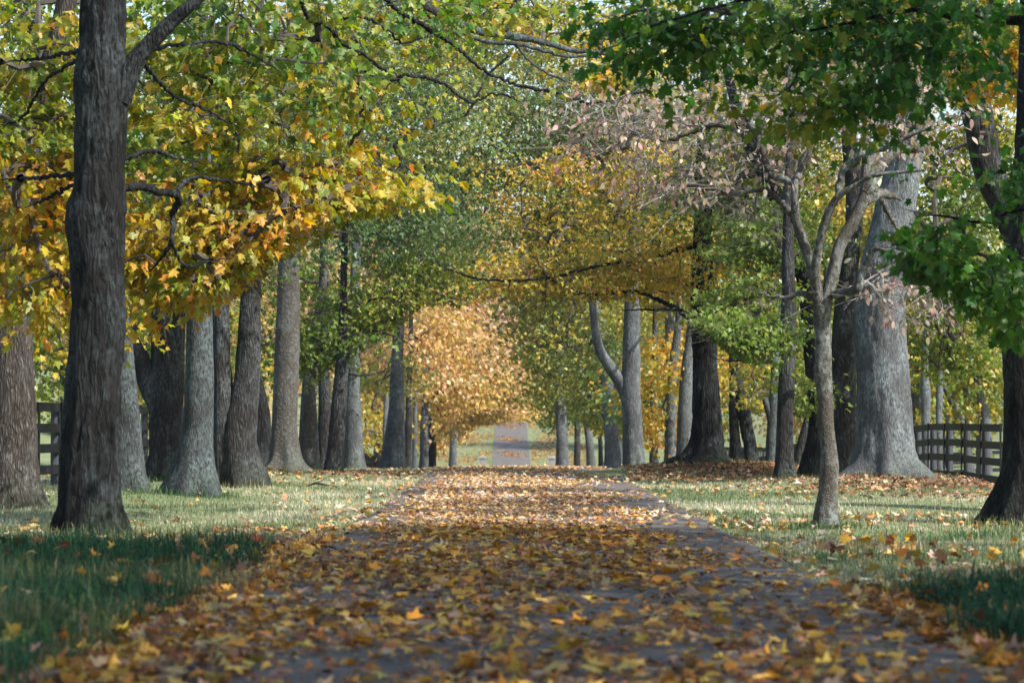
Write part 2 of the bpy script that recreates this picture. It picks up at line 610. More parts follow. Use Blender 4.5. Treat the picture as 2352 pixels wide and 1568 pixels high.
def foliage(mb, seeds, vols, palette, leaf=.11, T=T_STAR, per=46, spray=.45, tip=.0075, twigs=True, sides=5, wood=1, shell=.45, flat=.26, droop=.75):
    """grow branches from the seed nodes into the foliage volumes and set sprays of leaves at their ends.
    vols: (centre, radii, count, tone, tone spread)"""
    # many thin sprays rather than few dense ones
    per, spray = max(8, int(per * .7)), spray * 1.3
    if leaf >= .115:
        leaf, per = leaf * .84, int(per * 1.35)
    vols = [(c, r, int(n * 1.35) + 1, t, w) for c, r, n, t, w in vols]
    nodes = [np.array(s, float) for s in seeds]
    cl, tone, sprd = [], [], []
    for c, r, cnt, t0, ts in vols:
        p = unit(cnt) * (rng.random((cnt, 1)) ** shell)
        p = np.asarray(c) + p * np.asarray(r)
        p = p[(p[:, 2] > g(p[:, 0], p[:, 1]) + .5) & clear(p)]
        cl.append(p)
        tone.append(t0 + ts * 2.2 * (fbm(p, .9, 2) - .5))
        sprd.append(np.full(len(p), ts))
    cl = np.concatenate(cl)
    tone = np.concatenate(tone)
    S0 = np.array(nodes)
    d0 = np.min(np.linalg.norm(cl[:, None, :] - S0[None], axis=2), axis=1)
    order = np.argsort(d0)
    NP = np.zeros((len(S0) + 4 * len(cl), 3))
    NP[:len(S0)] = S0
    par = np.full(len(NP), -1)
    cnt = np.zeros(len(NP))
    used = len(S0)
    link = []
    for ci in order:
        c = cl[ci]
        dv = NP[:used] - c
        d = np.linalg.norm(dv, axis=1) + np.maximum(dv[:, 2], 0) * .25
        j = int(np.argmin(d))
        L = np.linalg.norm(c - NP[j])
        ids = [j]
        last = j
        for t in (.33, .66, 1.0):
            q = NP[j] * (1 - t) + c * t
            if t < 1:
                q = q + rng.normal(0, .055 * L, 3) + np.array([0, 0, .1 * L * math.sin(math.pi * t)])
            NP[used] = q
            par[used] = last
            last = used
            ids.append(used)
            used += 1
        link.append((ci, ids))
    for ci, ids in link:
        k = ids[-1]
        while k >= 0:
            cnt[k] += 1
            k = par[k]
    for ci, ids in link:
        r = tip * np.maximum(cnt[ids], 1) ** .42
        r[0] = min(r[0], r[1] * 1.25)
        P = catmull(np.column_stack([NP[ids], r]), max(.12, spray * .5))
        tube(mb, P[:, :3], np.maximum(P[:, 3], tip * .6), sides, mi=wood, cap=False)
    # sprays
    n = len(cl)
    outd = np.zeros((n, 3))
    for ci, ids in link:
        outd[ci] = NP[ids[-1]] - NP[ids[-2]]
    outd[:, 2] *= .4
    outd /= np.linalg.norm(outd, axis=1)[:, None] + 1e-9
    k = per
    rad = spray * (.6 + .8 * rng.random((n, 1)))
    rep = np.repeat(np.arange(n), k)
    u = rng.normal(0, .55, (n * k, 3))
    tilt = rng.normal(0, .25, (n, 2))
    off = u * np.repeat(rad, k, 0)
    off[:, 2] = off[:, 2] * flat + off[:, 0] * tilt[rep, 0] + off[:, 1] * tilt[rep, 1] - .12 * np.hypot(off[:, 0], off[:, 1])
    pos = cl[rep] + off + outd[rep] * rad[rep] * .4
    ax = off * [1, 1, .3] / (rad[rep] + 1e-6) * .8 + outd[rep] * .5 + rng.normal(0, .45, (n * k, 3)) + [0, 0, -droop]
    nr = rng.normal(0, .75, (n * k, 3)) + [0, 0, .7]
    tt = tone[rep] + rng.normal(0, .11, n * k)
    col = jitter(pal(PAL[palette], tt))
    size = leaf * (.5 + .85 * rng.random(n * k) ** .8)
    kp = clear(pos)
    add_leaves(mb, T, pos[kp], ax[kp], nr[kp], size[kp], col[kp])
    if twigs:
        for i in range(n):
            for q in range(4):
                e = pos[i * k + q]
                mid = (cl[i] + e) / 2 + rng.normal(0, .04, 3)
                tube(mb, np.array([cl[i], mid, e]), [tip * .6, tip * .45, tip * .25], 3, mi=wood, cap=False)


def bark_disp(seed, ridge=.07, lump=.12, base=None, flare=.35, nroot=6, rs=11.0, rh=.4):
    ph = np.random.default_rng(seed)
    a0 = ph.random(8) * 6.28

    def f(d, P):
        n, s, _ = d.shape
        p = (P[:, None, :] + d * .25).reshape(-1, 3) + seed * 3.7
        q = p * [1, 1, .22]
        rid = np.abs(fbm(q, rs, 3) - .5) * 2
        lum = fbm(p, 1.6, 2) - .5
        out = 1 + ridge * (1.0 - 3.0 * np.clip(.3 - rid, 0, 1)) + lump * lum * 2
        lo = vnoise((P[:, None, :] * [1, 1, .35] + d * .5).reshape(-1, 3) + seed * 9.1, 1.7) - .5
        out = out * (1 + .22 * lo) * (1 - ridge * .8)
        out = out.reshape(n, s)
        if base is not None:
            h = np.clip(P[:, 2] - base, 0, None)[:, None]
            th = np.arctan2(d[:, :, 1], d[:, :, 0])
            lob = (.5 + .5 * np.cos(nroot * th + a0[0] + .8 * np.sin(2 * th + a0[2]))) ** 1.6 * .7 + (.5 + .5 * np.cos((nroot - 2) * th + a0[1])) * .45
            out = out * (1 + flare * (lob - .35) * np.exp(-h / rh))
        return out
    return f


BASE_AT = []
SEED = [1]


def make_tree(name, label, D, bark, trunk, stems=(), branches=(), vols=(), palette='turn', group='trees lining the avenue', cat='tree',
              sides=36, step=.1, ridge=.08, lump=.12, flare=.5, fol=None, extra_seeds=(), more=(), pale_twigs=False, knots=()):
    """trunk/stems/branches: lists of (u, v, half width in px) at distance D; vols in px: (u, v, D, ru, rv, rD, count, tone, spread)"""
    SEED[0] += 1
    sd = SEED[0]
    P = np.array([[*at(u, v, D), w / F * D] for u, v, w in trunk])
    gz = float(g(P[0, 0], P[0, 1]))
    P[0, 2] = gz - .12
    if P[1, 2] < gz + .05:
        P[1, 2] = gz + .08
    base = (P[0, 0], P[0, 1], gz)
    root = thing(name, label, cat, base, group)
    mb = MB()
    C = catmull(P, step)
    tube(mb, C[:, :3], C[:, 3], sides, bark_disp(sd, ridge, lump, gz, flare, 5 + sd % 3))
    seeds = [p[:3] for p in C[::max(1, int(.8 / step))] if p[2] > gz + 2.0]
    for st in stems:
        Q = np.array([[*at(*(list(q[:2]) + [D + (q[3] if len(q) > 3 else 0)])), q[2] / F * D] for q in st])
        if Q[0, 2] < gz + .3:
            Q[0, 2] = gz - .12
        C2 = catmull(Q, step)
        tube(mb, C2[:, :3], C2[:, 3], max(10, sides - 8), bark_disp(sd + 50, ridge, lump, gz if Q[0, 2] < gz + .3 else None, flare, 5))
        seeds += [p[:3] for p in C2[::max(1, int(.6 / step))] if p[2] > gz + 1.8]
    for ku, kv, kr, ka, hole in knots:                       # burls and healed branch scars on the side facing the road
        c = at(ku, kv, D)
        j = int(np.argmin(np.abs(C[:, 2] - c[2])))
        rr = C[j, 3]
        dx = np.clip((c[0] - C[j, 0]) / rr, -1, 1)
        c[1] = C[j, 1] - rr * math.sqrt(1 - dx * dx)
        V = mb.v[0]
        dd = np.linalg.norm((V - c) * [1, 1, .8], axis=1) / kr
        wgt = ka * (np.exp(-dd ** 2) - hole * np.exp(-(dd / .5) ** 2))
        dirv = (V - C[j, :3]) * [1, 1, 0]
        V += wgt[:, None] * dirv / (np.linalg.norm(dirv, axis=1)[:, None] + 1e-6)
    BASE_AT.append((base[0], base[1], trunk[1][2] / F * D))
    mb.build('trunk', BARK[bark], root, base, True)
    for br in branches:
        Q = np.array([[*at(*(list(q[:2]) + [D + (q[3] if len(q) > 3 else 0)])), q[2] / F * D] for q in br])
        Q[-1, 3] *= .3
        C2 = catmull(Q, step * .7)
        C2[1:-1, :3] += rng.normal(0, .008, (len(C2) - 2, 3))
        m2 = MB()
        tube(m2, C2[:, :3], C2[:, 3], 9, bark_disp(sd + 9, .05, .15))
        m2.build('branch', BARK[bark], root, base, True)
        seeds += [p[:3] for p in C2[::max(1, int(.5 / step))][1:]]
    seeds += [np.array(e) for e in extra_seeds]
    if vols or more:
        if not seeds:
            seeds = [C[-1, :3]]
        vv = []
        for (u, v, d, ru, rv, rd, cnt, t0, ts) in vols:
            vv.append((at(u, v, d), (ru / F * d, rd, rv / F * d), cnt, t0, ts))
        vv += list(more)
        m3 = MB()
        foliage(m3, seeds, vv, palette, **(fol or {}))
        m3.build('crown', [LEAF, PTWIG if pale_twigs else TWIG], root, base)
    return root


# ------------------------------------------------------------------ left row
make_tree('maple_tree', 'dark furrowed foreground trunk standing in long shaded grass, forking near the top', 29.3, 'dark',
          [(205, 1228, 84), (206, 1200, 77), (207, 1150, 71), (209, 1050, 67), (214, 920, 65), (221, 800, 62), (225, 700, 60), (223, 600, 62), (220, 520, 68), (221, 480, 67), (226, 400, 58),
           (229, 300, 60), (231, 200, 61), (235, 100, 55), (238, 0, 54), (245, -200, 47), (255, -500, 38), (270, -900, 24), (275, -1300, 8)],
          stems=[[(262, 225, 40), (292, 165, 27), (322, 120, 21), (362, 76, 18), (402, 38, 16), (446, 0, 14), (540, -80, 13, .5), (680, -160, 12, 1.5), (800, -230, 10, 2.5)]],
          branches=[
              [(270, 433, 11), (320, 427, 10, .4), (360, 440, 9, .6), (398, 446, 9, .8), (410, 462, 9, .9), (397, 490, 8, 1.0), (396, 520, 7, 1.0), (392, 552, 6, 1.0), (372, 592, 4, 1.2), (340, 626, 3, 1.3)],
              [(392, 550, 5, 1.0), (412, 596, 4, 1.2), (432, 612, 4, 1.3), (480, 600, 3, 1.5), (540, 590, 2, 1.7)],
              [(402, 446, 6, .8), (424, 416, 5, 1.0), (456, 406, 4, 1.2), (496, 412, 4, 1.4), (592, 420, 3, 1.8), (650, 384, 2, 2.2)],
              [(270, 366, 6), (352, 346, 5, .6), (400, 362, 3, 1), (500, 378, 2, 1.4)],
              [(190, 130, 5), (100, 184, 4, .5), (60, 256, 4, .7), (0, 296, 3, 1)],
              [(190, 114, 5), (80, 134, 4, .6), (0, 140, 3, 1)],
              [(180, 400, 6), (80, 408, 5, .6), (0, 412, 4, 1)],
              [(180, 418, 5), (112, 452, 4, .5), (56, 476, 3, .8)],
              [(300, 120, 6, .1), (420, 100, 4, .9), (520, 98, 4, 1.3), (640, 160, 3, 1.8)],
              [(330, 150, 5, .2), (400, 220, 4, .7), (470, 250, 3, 1.2), (560, 300, 2, 1.6)],
              [(760, -210, 9, 2.4), (880, -10, 6, 3.5), (978, 60, 6, 4), (1046, 104, 5.5, 4.2), (1106, 156, 5, 4.4), (1198, 196, 4.5, 4.5), (1286, 214, 4.5, 4.6), (1346, 234, 4, 4.7), (1394, 232, 4, 4.8), (1466, 212, 3.5, 4.9), (1546, 196, 3, 5), (1646, 208, 2, 5)],
              [(620, -140, 9, 1.5), (680, -30, 7, 2.5), (706, 40, 6, 3), (746, 56, 6, 3), (774, 92, 6, 3), (790, 128, 5, 3.1), (850, 168, 5, 3.2), (905, 182, 5, 3.3), (934, 172, 5, 3.3), (986, 180, 4.5, 3.4), (1026, 196, 4.5, 3.5), (1078, 232, 4, 3.6), (1126, 216, 3, 3.7), (1166, 218, 3, 3.8), (1206, 240, 2, 3.9)],
              [(746, 44, 4, 3), (780, 40, 4, 3.1), (838, 40, 4, 3.3), (886, 64, 3.5, 3.6), (930, 96, 3, 3.8), (1030, 60, 2, 4)],
              [(778, 96, 4, 3), (846, 132, 3.5, 3.2), (898, 172, 3, 3.4), (938, 208, 2, 3.6)],
          ],
          vols=[(500, 190, 32.4, 420, 260, 1.9, 92, .34, .45), (650, 490, 32.4, 300, 150, 1.3, 84, .52, .4), (80, 280, 31.4, 150, 300, 1.2, 50, .48, .4), (430, 600, 31.8, 280, 90, 1.0, 42, .6, .3),
                (90, 620, 31.6, 110, 150, 1.0, 26, .6, .25), (800, 430, 33, 120, 110, .9, 24, .5, .25), (640, 630, 32.4, 180, 55, .9, 26, .5, .4), (610, 665, 32.3, 140, 30, .8, 22, .6, .4), (810, 650, 33.2, 40, 80, .4, 8, .12, .1), (90, 420, 31.4, 120, 60, .8, 22, .68, .2),
                (980, 40, 34, 260, 70, 1.0, 12, .36, .3), (1480, 190, 34.2, 150, 40, .5, 7, .55, .2), (500, -350, 31, 700, 200, 3.0, 14, .35, .3)],
          knots=[(172, 510, .15, .035, 0), (238, 470, .13, .06, 1.2), (208, 400, .1, .05, 1.0), (212, 165, .12, .05, 1.2), (236, 330, .09, .045, 1.1), (200, 590, .12, .04, .5), (236, 640, .08, .04, 1.2)],
          palette='turn', sides=100, step=.045, ridge=.12, lump=.07, fol=dict(leaf=.11, T=T_MAPLE, per=42, spray=.4, flat=.22), group='old trees on the left of the road')

make_tree('maple_tree', 'tree with shaggy pale bark at the left edge of the picture beside the fence', 38, 'shaggy',
          [(18, 1168, 98), (20, 1130, 76), (24, 1050, 60), (26, 950, 55), (27, 800, 50), (22, 680, 46), (24, 560, 42), (42, 430, 36), (62, 330, 32), (92, 240, 29), (120, 130, 26), (150, 0, 24), (190, -300, 16), (200, -600, 8)],
          vols=[(60, 60, 41, 200, 120, 1.5, 36, .4, .4), (120, 200, 41, 260, 260, 2, 40, .3, .3), (-60, 500, 41, 160, 160, 1.5, 20, .5, .3), (130, 720, 40.5, 110, 120, .8, 22, .4, .3)],
          palette='turn', sides=44, step=.08, ridge=.1, lump=.06, fol=dict(leaf=.115, T=T_STAR, per=40, spray=.45), group='old trees on the left of the road')

make_tree('maple_tree', 'grey trunk half hidden behind the dark furrowed foreground trunk', 45, 'lichen',
          [(296, 1132, 56), (293, 1090, 44), (290, 1020, 38), (287, 950, 36), (277, 864, 34), (270, 764, 32), (258, 600, 28), (248, 300, 22), (240, 0, 15), (240, -300, 6)],
          vols=[(330, 300, 48, 300, 300, 2, 60, .25, .3)], palette='muted', sides=32, fol=dict(leaf=.115, T=T_MID, per=40, spray=.5), group='old trees on the left of the road')

make_tree('maple_tree', 'many-stemmed maple with one thick limb leaning left toward the dark foreground trunk', 49, 'brown',
          [(382, 1120, 58), (383, 1095, 48), (384, 1040, 39), (384, 950, 38), (383, 850, 36), (375, 760, 28), (368, 650, 22), (365, 400, 18), (360, 100, 12), (360, -200, 5)],
          stems=[[(396, 900, 26), (404, 840, 20), (409, 780, 16), (415, 650, 13), (425, 400, 9)], [(372, 940, 26), (345, 885, 24), (322, 830, 23), (305, 790, 22), (280, 700, 18), (240, 560, 13)]],
          vols=[(380, 420, 51, 230, 260, 2, 60, .35, .3), (330, 800, 52, 80, 120, 1.0, 16, .45, .3)], palette='turn', sides=32, fol=dict(leaf=.115, T=T_MID, per=40, spray=.5), group='old trees on the left of the road')

make_tree('maple_tree', 'straight blue-grey lichen covered trunk with a wide skirted base, left of the double trunk', 43, 'lichen',
          [(442, 1140, 74), (444, 1122, 64), (448, 1080, 51), (452, 1020, 40), (456, 950, 34), (457, 800, 31), (457, 700, 30), (458, 500, 27), (460, 200, 22), (455, -150, 14), (455, -400, 5)],
          branches=[[(456, -150, 13), (640, -190, 12, .8), (820, -110, 12, 1.6), (966, 0, 12, 2.2), (1026, 36, 12, 2.4), (1086, 64, 11, 2.6), (1146, 78, 10, 2.8), (1226, 90, 8, 3), (1286, 106, 7, 3.1), (1346, 118, 6, 3.2), (1426, 124, 4, 3.3), (1546, 140, 3, 3.4), (1646, 146, 2, 3.4)],
                    [(1140, 77, 8, 2.8), (1170, 56, 6, 2.8), (1186, 20, 5, 2.8), (1192, -20, 3, 2.8)],
                    [(1010, 26, 6, 2.3), (1060, 70, 5, 2.2), (1110, 92, 5, 2.2), (1200, 102, 5, 2.3), (1290, 126, 4, 2.4), (1366, 128, 3, 2.5), (1430, 150, 2, 2.5)],
                    [(1180, 95, 4, 2.3), (1230, 150, 3, 2.3), (1330, 200, 3, 2.3), (1420, 250, 2, 2.3)]],
          vols=[(520, 330, 45, 230, 260, 1.5, 60, .3, .3), (1180, 40, 47.5, 240, 80, 1.0, 20, .5, .3)], palette='turn', sides=40, step=.08, ridge=.03, lump=.05, fol=dict(leaf=.115, T=T_MID, per=40, spray=.5), group='old trees on the left of the road')

make_tree('maple_tree', 'double trunked tree with pale lichen down its seam and mossy roots', 48, 'brown',
          [(558, 1120, 62), (556, 1100, 52), (550, 1060, 45), (548, 1000, 39), (560, 920, 33), (571, 820, 26), (575, 700, 24), (584, 400, 18), (594, 100, 12), (594, -200, 5)],
          stems=[[(522, 1118, 38), (519, 1060, 34), (516, 980, 29), (510, 860, 23), (508, 740, 20), (500, 500, 17), (490, 200, 11)]],
          vols=[(620, 380, 50, 260, 260, 1.5, 70, .25, .3)], palette='muted', sides=36, step=.08, ridge=.08, fol=dict(leaf=.115, T=T_MID, per=42, spray=.5), group='old trees on the left of the road')

make_tree('maple_tree', 'dark narrow leaning trunk in shade just behind the double trunked tree', 58, 'dark',
          [(596, 1092, 36), (597, 1060, 30), (598, 1000, 27), (598, 930, 18), (590, 870, 12), (578, 760, 9), (570, 500, 7)],
          vols=[(600, 780, 61, 60, 90, 1, 14, .3, .2)], palette='olive', sides=20, fol=dict(leaf=.12, T=T_MID, per=40, spray=.5), group='old trees on the left of the road')

make_tree('maple_tree', 'smooth tan-grey trunk with knot scars and spreading surface roots', 57, 'smooth',
          [(655, 1102, 68), (655, 1085, 50), (655, 1055, 36), (653, 1000, 30), (654, 930, 29), (658, 820, 28), (661, 700, 26), (664, 500, 22), (668, 200, 16), (670, -100, 8)],
          branches=[[(664, 470, 9), (760, 402, 6, 1), (878, 342, 5, 2), (940, 312, 4, 2.4), (1008, 285, 3, 2.8), (1080, 262, 2, 3)]],
          vols=[(780, 250, 60, 330, 260, 2.0, 100, .36, .5), (900, 480, 60, 170, 110, 1.5, 50, .26, .4)], more=[((-2.8, 59, 9.3), (4.2, 2.5, 3.2), 90, .42, .6)], knots=[(672, 822, .085, .045, 1.5), (664, 914, .075, .04, 1.5), (642, 760, .07, .03, 1.3)], palette='muted', sides=64, step=.05, ridge=.02, lump=.04, fol=dict(leaf=.125, T=T_MID, per=46, spray=.55), group='old trees on the left of the road')

make_tree('birch_tree', 'slender pale banded trunk immediately right of the smooth trunk with knot scars', 63, 'smooth',
          [(714, 1090, 30), (712, 1070, 25), (710, 980, 21), (709, 900, 17), (712, 820, 14), (725, 740, 11), (738, 680, 10), (746, 500, 8), (750, 200, 5)],
          vols=[(720, 640, 65, 90, 70, 1.2, 22, .2, .2), (860, 150, 66, 240, 200, 1.5, 60, .4, .3)], palette='olive', sides=20, ridge=.02, lump=.05, fol=dict(leaf=.13, T=T_MID, per=44, spray=.55), group='old trees on the left of the road')

make_tree('maple_tree', 'dark brown trunk squeezed between the pale banded trunk and the thin crooked trunk', 66, 'brown',
          [(745, 1090, 22), (745, 1060, 18), (745, 950, 15), (744, 880, 14), (742, 700, 10), (740, 400, 6)],
          vols=[(780, 760, 68, 90, 70, 1.0, 16, .2, .2)], palette='olive', sides=20, fol=dict(leaf=.13, T=T_MID, per=40, spray=.5), group='old trees on the left of the road')

make_tree('maple_tree', 'thin crooked brown trunk holding a low skirt of green leaves out over the verge', 60, 'brown',
          [(766, 1094, 24), (767, 1070, 21), (774, 980, 19), (780, 900, 17), (787, 812, 15), (788, 730, 10), (790, 600, 8), (795, 400, 6), (800, 200, 4)],
          branches=[[(787, 790, 4), (840, 760, 3, .3), (900, 770, 2, .5), (960, 800, 1.5, .6)], [(786, 850, 4), (830, 862, 3, .4), (900, 850, 2, .6)], [(788, 720, 4), (850, 690, 3, .3), (940, 680, 2, .6)]],
          vols=[(890, 745, 60.6, 190, 115, 1.3, 86, .42, .5), (930, 865, 60.6, 90, 45, .8, 16, .4, .4), (730, 790, 61, 60, 100, 1.0, 22, .25, .25), (980, 630, 61, 110, 70, 1.0, 34, .3, .4)],
          palette='olive', sides=20, fol=dict(leaf=.125, T=T_MID, per=48, spray=.5), group='old trees on the left of the road')

make_tree('maple_tree', 'pale blue-grey smooth trunk with vines, right of the thin crooked brown trunk', 69, 'pale',
          [(812, 1092, 30), (812, 1075, 24), (812, 1000, 19), (812, 950, 18), (812, 880, 15), (815, 700, 13), (820, 400, 9), (825, 100, 5)],
          vols=[(1020, 330, 70, 260, 230, 2.2, 100, .4, .6), (1050, 60, 70, 280, 130, 2, 60, .6, .4)], more=[((-1.5, 71.5, 9.5), (5.2, 2.5, 4.2), 130, .5, .6)], palette='muted', sides=20, ridge=.03, fol=dict(leaf=.135, T=T_MID, per=46, spray=.6), group='old trees on the left of the road')

make_tree('maple_tree', 'stout pale tapering trunk beside the road crest on the left', 76, 'pale',
          [(902, 1100, 34), (903, 1070, 30), (906, 1010, 24), (909, 950, 20), (911, 880, 17), (914, 750, 14), (918, 500, 10), (925, 250, 6)],
          vols=[(1000, 560, 77, 170, 120, 2, 60, .3, .35), (910, 850, 77, 60, 40, 1, 12, .7, .2)], more=[((-2.0, 79, 10.5), (6.5, 3, 5.0), 200, .6, .6)], palette='muted', sides=22, fol=dict(leaf=.14, T=T_MID, per=44, spray=.6), group='old trees on the left of the road')

for lab, D, bark, u, hw, top, vols, pl in [
    ('reddish brown trunk touching the right side of the stout pale tapering trunk', 84, 'brown', 937, 10, 930, [(960, 800, 85, 70, 90, 1.5, 26, .45, .4)], 'salmon'),
    ('thin pale trunk seen just left of the stout tapering trunk', 92, 'pale', 884, 8, 980, [(860, 950, 93, 40, 50, 1, 8, .5, .3)], 'gold'),
    ('thin grey trunk right of the reddish brown one, under salmon leaves', 97, 'pale', 952, 7, 1050, [(1000, 760, 98, 80, 110, 1.6, 40, .55, .4)], 'salmon'),
    ('grey trunk with salmon foliage hanging over its top, third past the stout tapering trunk', 104, 'pale', 974, 12, 1000, [(1030, 840, 105, 90, 120, 2.0, 70, .45, .4)], 'salmon'),
    ('brown trunk half covered by low hanging orange leaves left of the road crest', 122, 'brown', 992, 10, 1030, [(1060, 900, 124, 90, 110, 2.5, 80, .35, .4)], 'salmon'),
    ('last grey trunk visible under the orange canopy left of the road', 146, 'pale', 1040, 10, 1040, [(1100, 930, 150, 90, 90, 3, 80, .35, .4), (1120, 760, 150, 90, 90, 3, 60, .5, .4)], 'salmon'),
]:
    make_tree('maple_tree', lab, D, bark, [(u, 1120, hw * 1.3), (u, 1075, hw), (u + 1, 1000, hw * .85), (u + 3, 900, hw * .7), (u + 8, 700, hw * .5), (u + 12, 500, hw * .3)],
              vols=vols, palette=pl, sides=14, step=.4, fol=dict(leaf=.16, T=T_KITE, per=70, spray=.8, sides=4, twigs=False, tip=.012), group='trees further down the left row')

# ------------------------------------------------------------------ right row
make_tree('maple_tree', 'dark trunk at the right edge of the picture with moss on its flared base', 32, 'dark',
          [(2345, 1212, 100), (2350, 1170, 78), (2357, 1100, 62), (2362, 1000, 57), (2363, 850, 56), (2363, 700, 56), (2370, 500, 48), (2380, 200, 40), (2385, -200, 30), (2390, -600, 14)],
          vols=[(2300, 110, 36, 120, 100, 1.2, 44, .66, .25), (2500, -200, 33, 300, 300, 2, 60, .3, .3)], palette='turn', sides=44, step=.06, ridge=.08, lump=.06,
          fol=dict(leaf=.115, T=T_STAR, per=44, spray=.42), group='old trees on the right of the road')

make_tree('maple_tree', 'leaning rough grey trunk slanting up behind the leaves at the top right', 38, 'brown',
          [(2460, 1165, 60), (2445, 1050, 46), (2415, 820, 40), (2370, 620, 36), (2311, 480, 33), (2277, 400, 34), (2261, 320, 34), (2246, 240, 35), (2233, 180, 34), (2215, 60, 30), (2200, -100, 24), (2190, -400, 12)],
          vols=[(2150, -120, 40, 260, 130, 2, 50, .5, .3), (2290, 140, 41, 90, 90, 1.0, 22, .7, .2), (2140, 90, 41, 160, 80, 1.0, 26, .6, .25)], palette='turn', sides=36, step=.08, ridge=.08,
          fol=dict(leaf=.115, T=T_STAR, per=42, spray=.45), group='old trees on the right of the road')

make_tree('dogwood_tree', 'small dogwood with a crooked pale trunk and bare forking limbs alone on the right lawn', 31, 'dogwood',
          [(1901, 1206, 33), (1899, 1185, 27), (1903, 1130, 22), (1906, 1075, 22), (1903, 1020, 18), (1896, 970, 20), (1896, 920, 18), (1891, 860, 20), (1892, 800, 18), (1888, 740, 19), (1888, 700, 22)],
          stems=[[(1886, 715, 17), (1876, 664, 15), (1868, 620, 14), (1848, 562, 12), (1830, 505, 10), (1826, 445, 8), (1829, 410, 6)],
                 [(1878, 680, 13), (1872, 630, 12, -.1), (1882, 565, 10, -.2), (1898, 505, 10, -.3), (1926, 452, 8, -.4), (1971, 424, 6, -.5), (2011, 402, 5, -.6), (2127, 390, 3, -.7)],
                 [(1892, 715, 17), (1903, 665, 15), (1915, 620, 15), (1928, 568, 14), (1959, 512, 13), (1987, 452, 13), (1990, 400, 11), (1992, 340, 8), (1991, 260, 6), (1995, 180, 4), (1990, 100, 3)]],
          branches=[[(1926, 455, 8.7, -.4), (1936, 400, 8.7, -.4), (1971, 360, 8.7, -.5), (2031, 340, 7.3, -.6), (2071, 322, 6.0, -.7), (2140, 290, 4.7, -.8)],
                    [(1990, 440, 14.1), (2004, 415, 12.8), (2035, 370, 11.4, .2), (2067, 346, 10.1, .3), (2100, 342, 8.7, .4), (2123, 350, 6.0, .5)],
                    [(1988, 460, 12.8), (2010, 448, 12.8, .1), (2035, 444, 11.4, .2), (2071, 460, 7.3, .3)],
                    [(1905, 678, 11.4), (1927, 672, 10.1, -.1), (1958, 668, 10.1, -.2), (1973, 662, 8.7, -.3), (1983, 624, 7.3, -.3), (2011, 572, 6.0, -.4), (2060, 590, 3.3, -.5)],
                    [(1834, 515, 8.7), (1800, 470, 7.3, .2), (1755, 436, 6.0, .4), (1691, 444, 4.7, .5), (1611, 428, 4.7, .6), (1511, 420, 3.3, .8)],
                    [(1829, 420, 8.7), (1771, 396, 8.7, .2), (1752, 340, 8.7, .3), (1720, 270, 7.3, .4), (1700, 220, 4.7, .5)],
                    [(1752, 345, 7.3, .3), (1690, 300, 6.0, .5), (1635, 288, 6.0, .6), (1531, 320, 4.7, .7), (1451, 308, 3.3, .8)],
                    [(1829, 412, 8.7), (1838, 395, 10.1, .1), (1856, 350, 8.7, .1), (1870, 300, 7.3, .1), (1886, 190, 4.7, .1)],
                    [(1880, 690, 8.7), (1840, 672, 7.3, .2), (1800, 684, 6.0, .3), (1740, 672, 3.3, .4)],
                    [(1991, 380, 10.1), (2015, 350, 8.7, .2), (2040, 300, 7.3, .3), (2085, 250, 4.7, .4), (2150, 200, 3.3, .5)],
                    [(2003, 420, 7.3), (2060, 520, 4.7, .4), (2100, 600, 3.3, .6), (2140, 700, 3.3, .8), (2180, 780, 2.6, 1)]],
          vols=[(1480, 270, 32, 200, 110, .7, 60, .55, .5), (1600, 460, 31.8, 170, 110, .6, 48, .5, .5), (2080, 270, 31.6, 140, 110, .6, 26, .6, .5), (1770, 330, 31.5, 100, 80, .5, 16, .5, .5),
                (1830, 660, 31.2, 120, 60, .5, 32, .55, .5), (2010, 660, 31, 70, 50, .4, 10, .5, .5), (1960, 200, 31.2, 90, 80, .6, 24, .5, .5), (2140, 680, 31.8, 60, 100, .5, 12, .5, .5), (2060, 180, 31.4, 130, 110, .5, 18, .5, .5), (1700, 200, 31.6, 120, 90, .5, 12, .5, .5)],
          palette='pink', sides=24, step=.05, ridge=.05, lump=.16, flare=.2, fol=dict(leaf=.082, T=T_OVAL, per=13, spray=.4, tip=.0055, droop=1.0), group='old trees on the right of the road', pale_twigs=True)

make_tree('maple_tree', 'massive pale grey trunk, thickest of the right row, on a mossy mound by the fence', 50, 'pale',
          [(2038, 1112, 108), (2038, 1092, 92), (2037, 1060, 76), (2038, 1000, 67), (2034, 920, 63), (2027, 820, 59), (2022, 720, 57), (2030, 620, 55), (2055, 500, 50), (2082, 370, 42), (2100, 220, 36), (2130, -80, 26), (2140, -400, 10)],
          vols=[(2240, 320, 53.5, 130, 140, 1.2, 60, .6, .4), (2000, 60, 54.5, 380, 130, 1.2, 60, .7, .4), (2200, 700, 52.5, 110, 130, 1.5, 50, .3, .4), (2180, 480, 53, 120, 110, 1.2, 30, .35, .4), (2050, 60, 53, 260, 140, 1.6, 50, .5, .3), (2190, 820, 53, 70, 40, .8, 12, .4, .3)], palette='olive',
          sides=110, step=.07, ridge=.06, lump=.06, flare=.42, fol=dict(leaf=.12, T=T_MID, per=42, spray=.5), group='old trees on the right of the road')

make_tree('maple_tree', 'brown-grey trunk with a lichen patch, close on the left of the massive pale trunk', 54, 'brown',
          [(1944, 1100, 36), (1943, 1070, 30), (1943, 1010, 27), (1940, 900, 27), (1938, 800, 27), (1943, 690, 22), (1958, 560, 20), (1963, 440, 20), (1950, 300, 17), (1935, 200, 14), (1920, 0, 10), (1915, -200, 4)],
          vols=[(1850, 250, 56, 200, 160, 1.5, 60, .5, .35)], palette='turn', sides=28, ridge=.03, fol=dict(leaf=.12, T=T_MID, per=42, spray=.5), group='old trees on the right of the road')

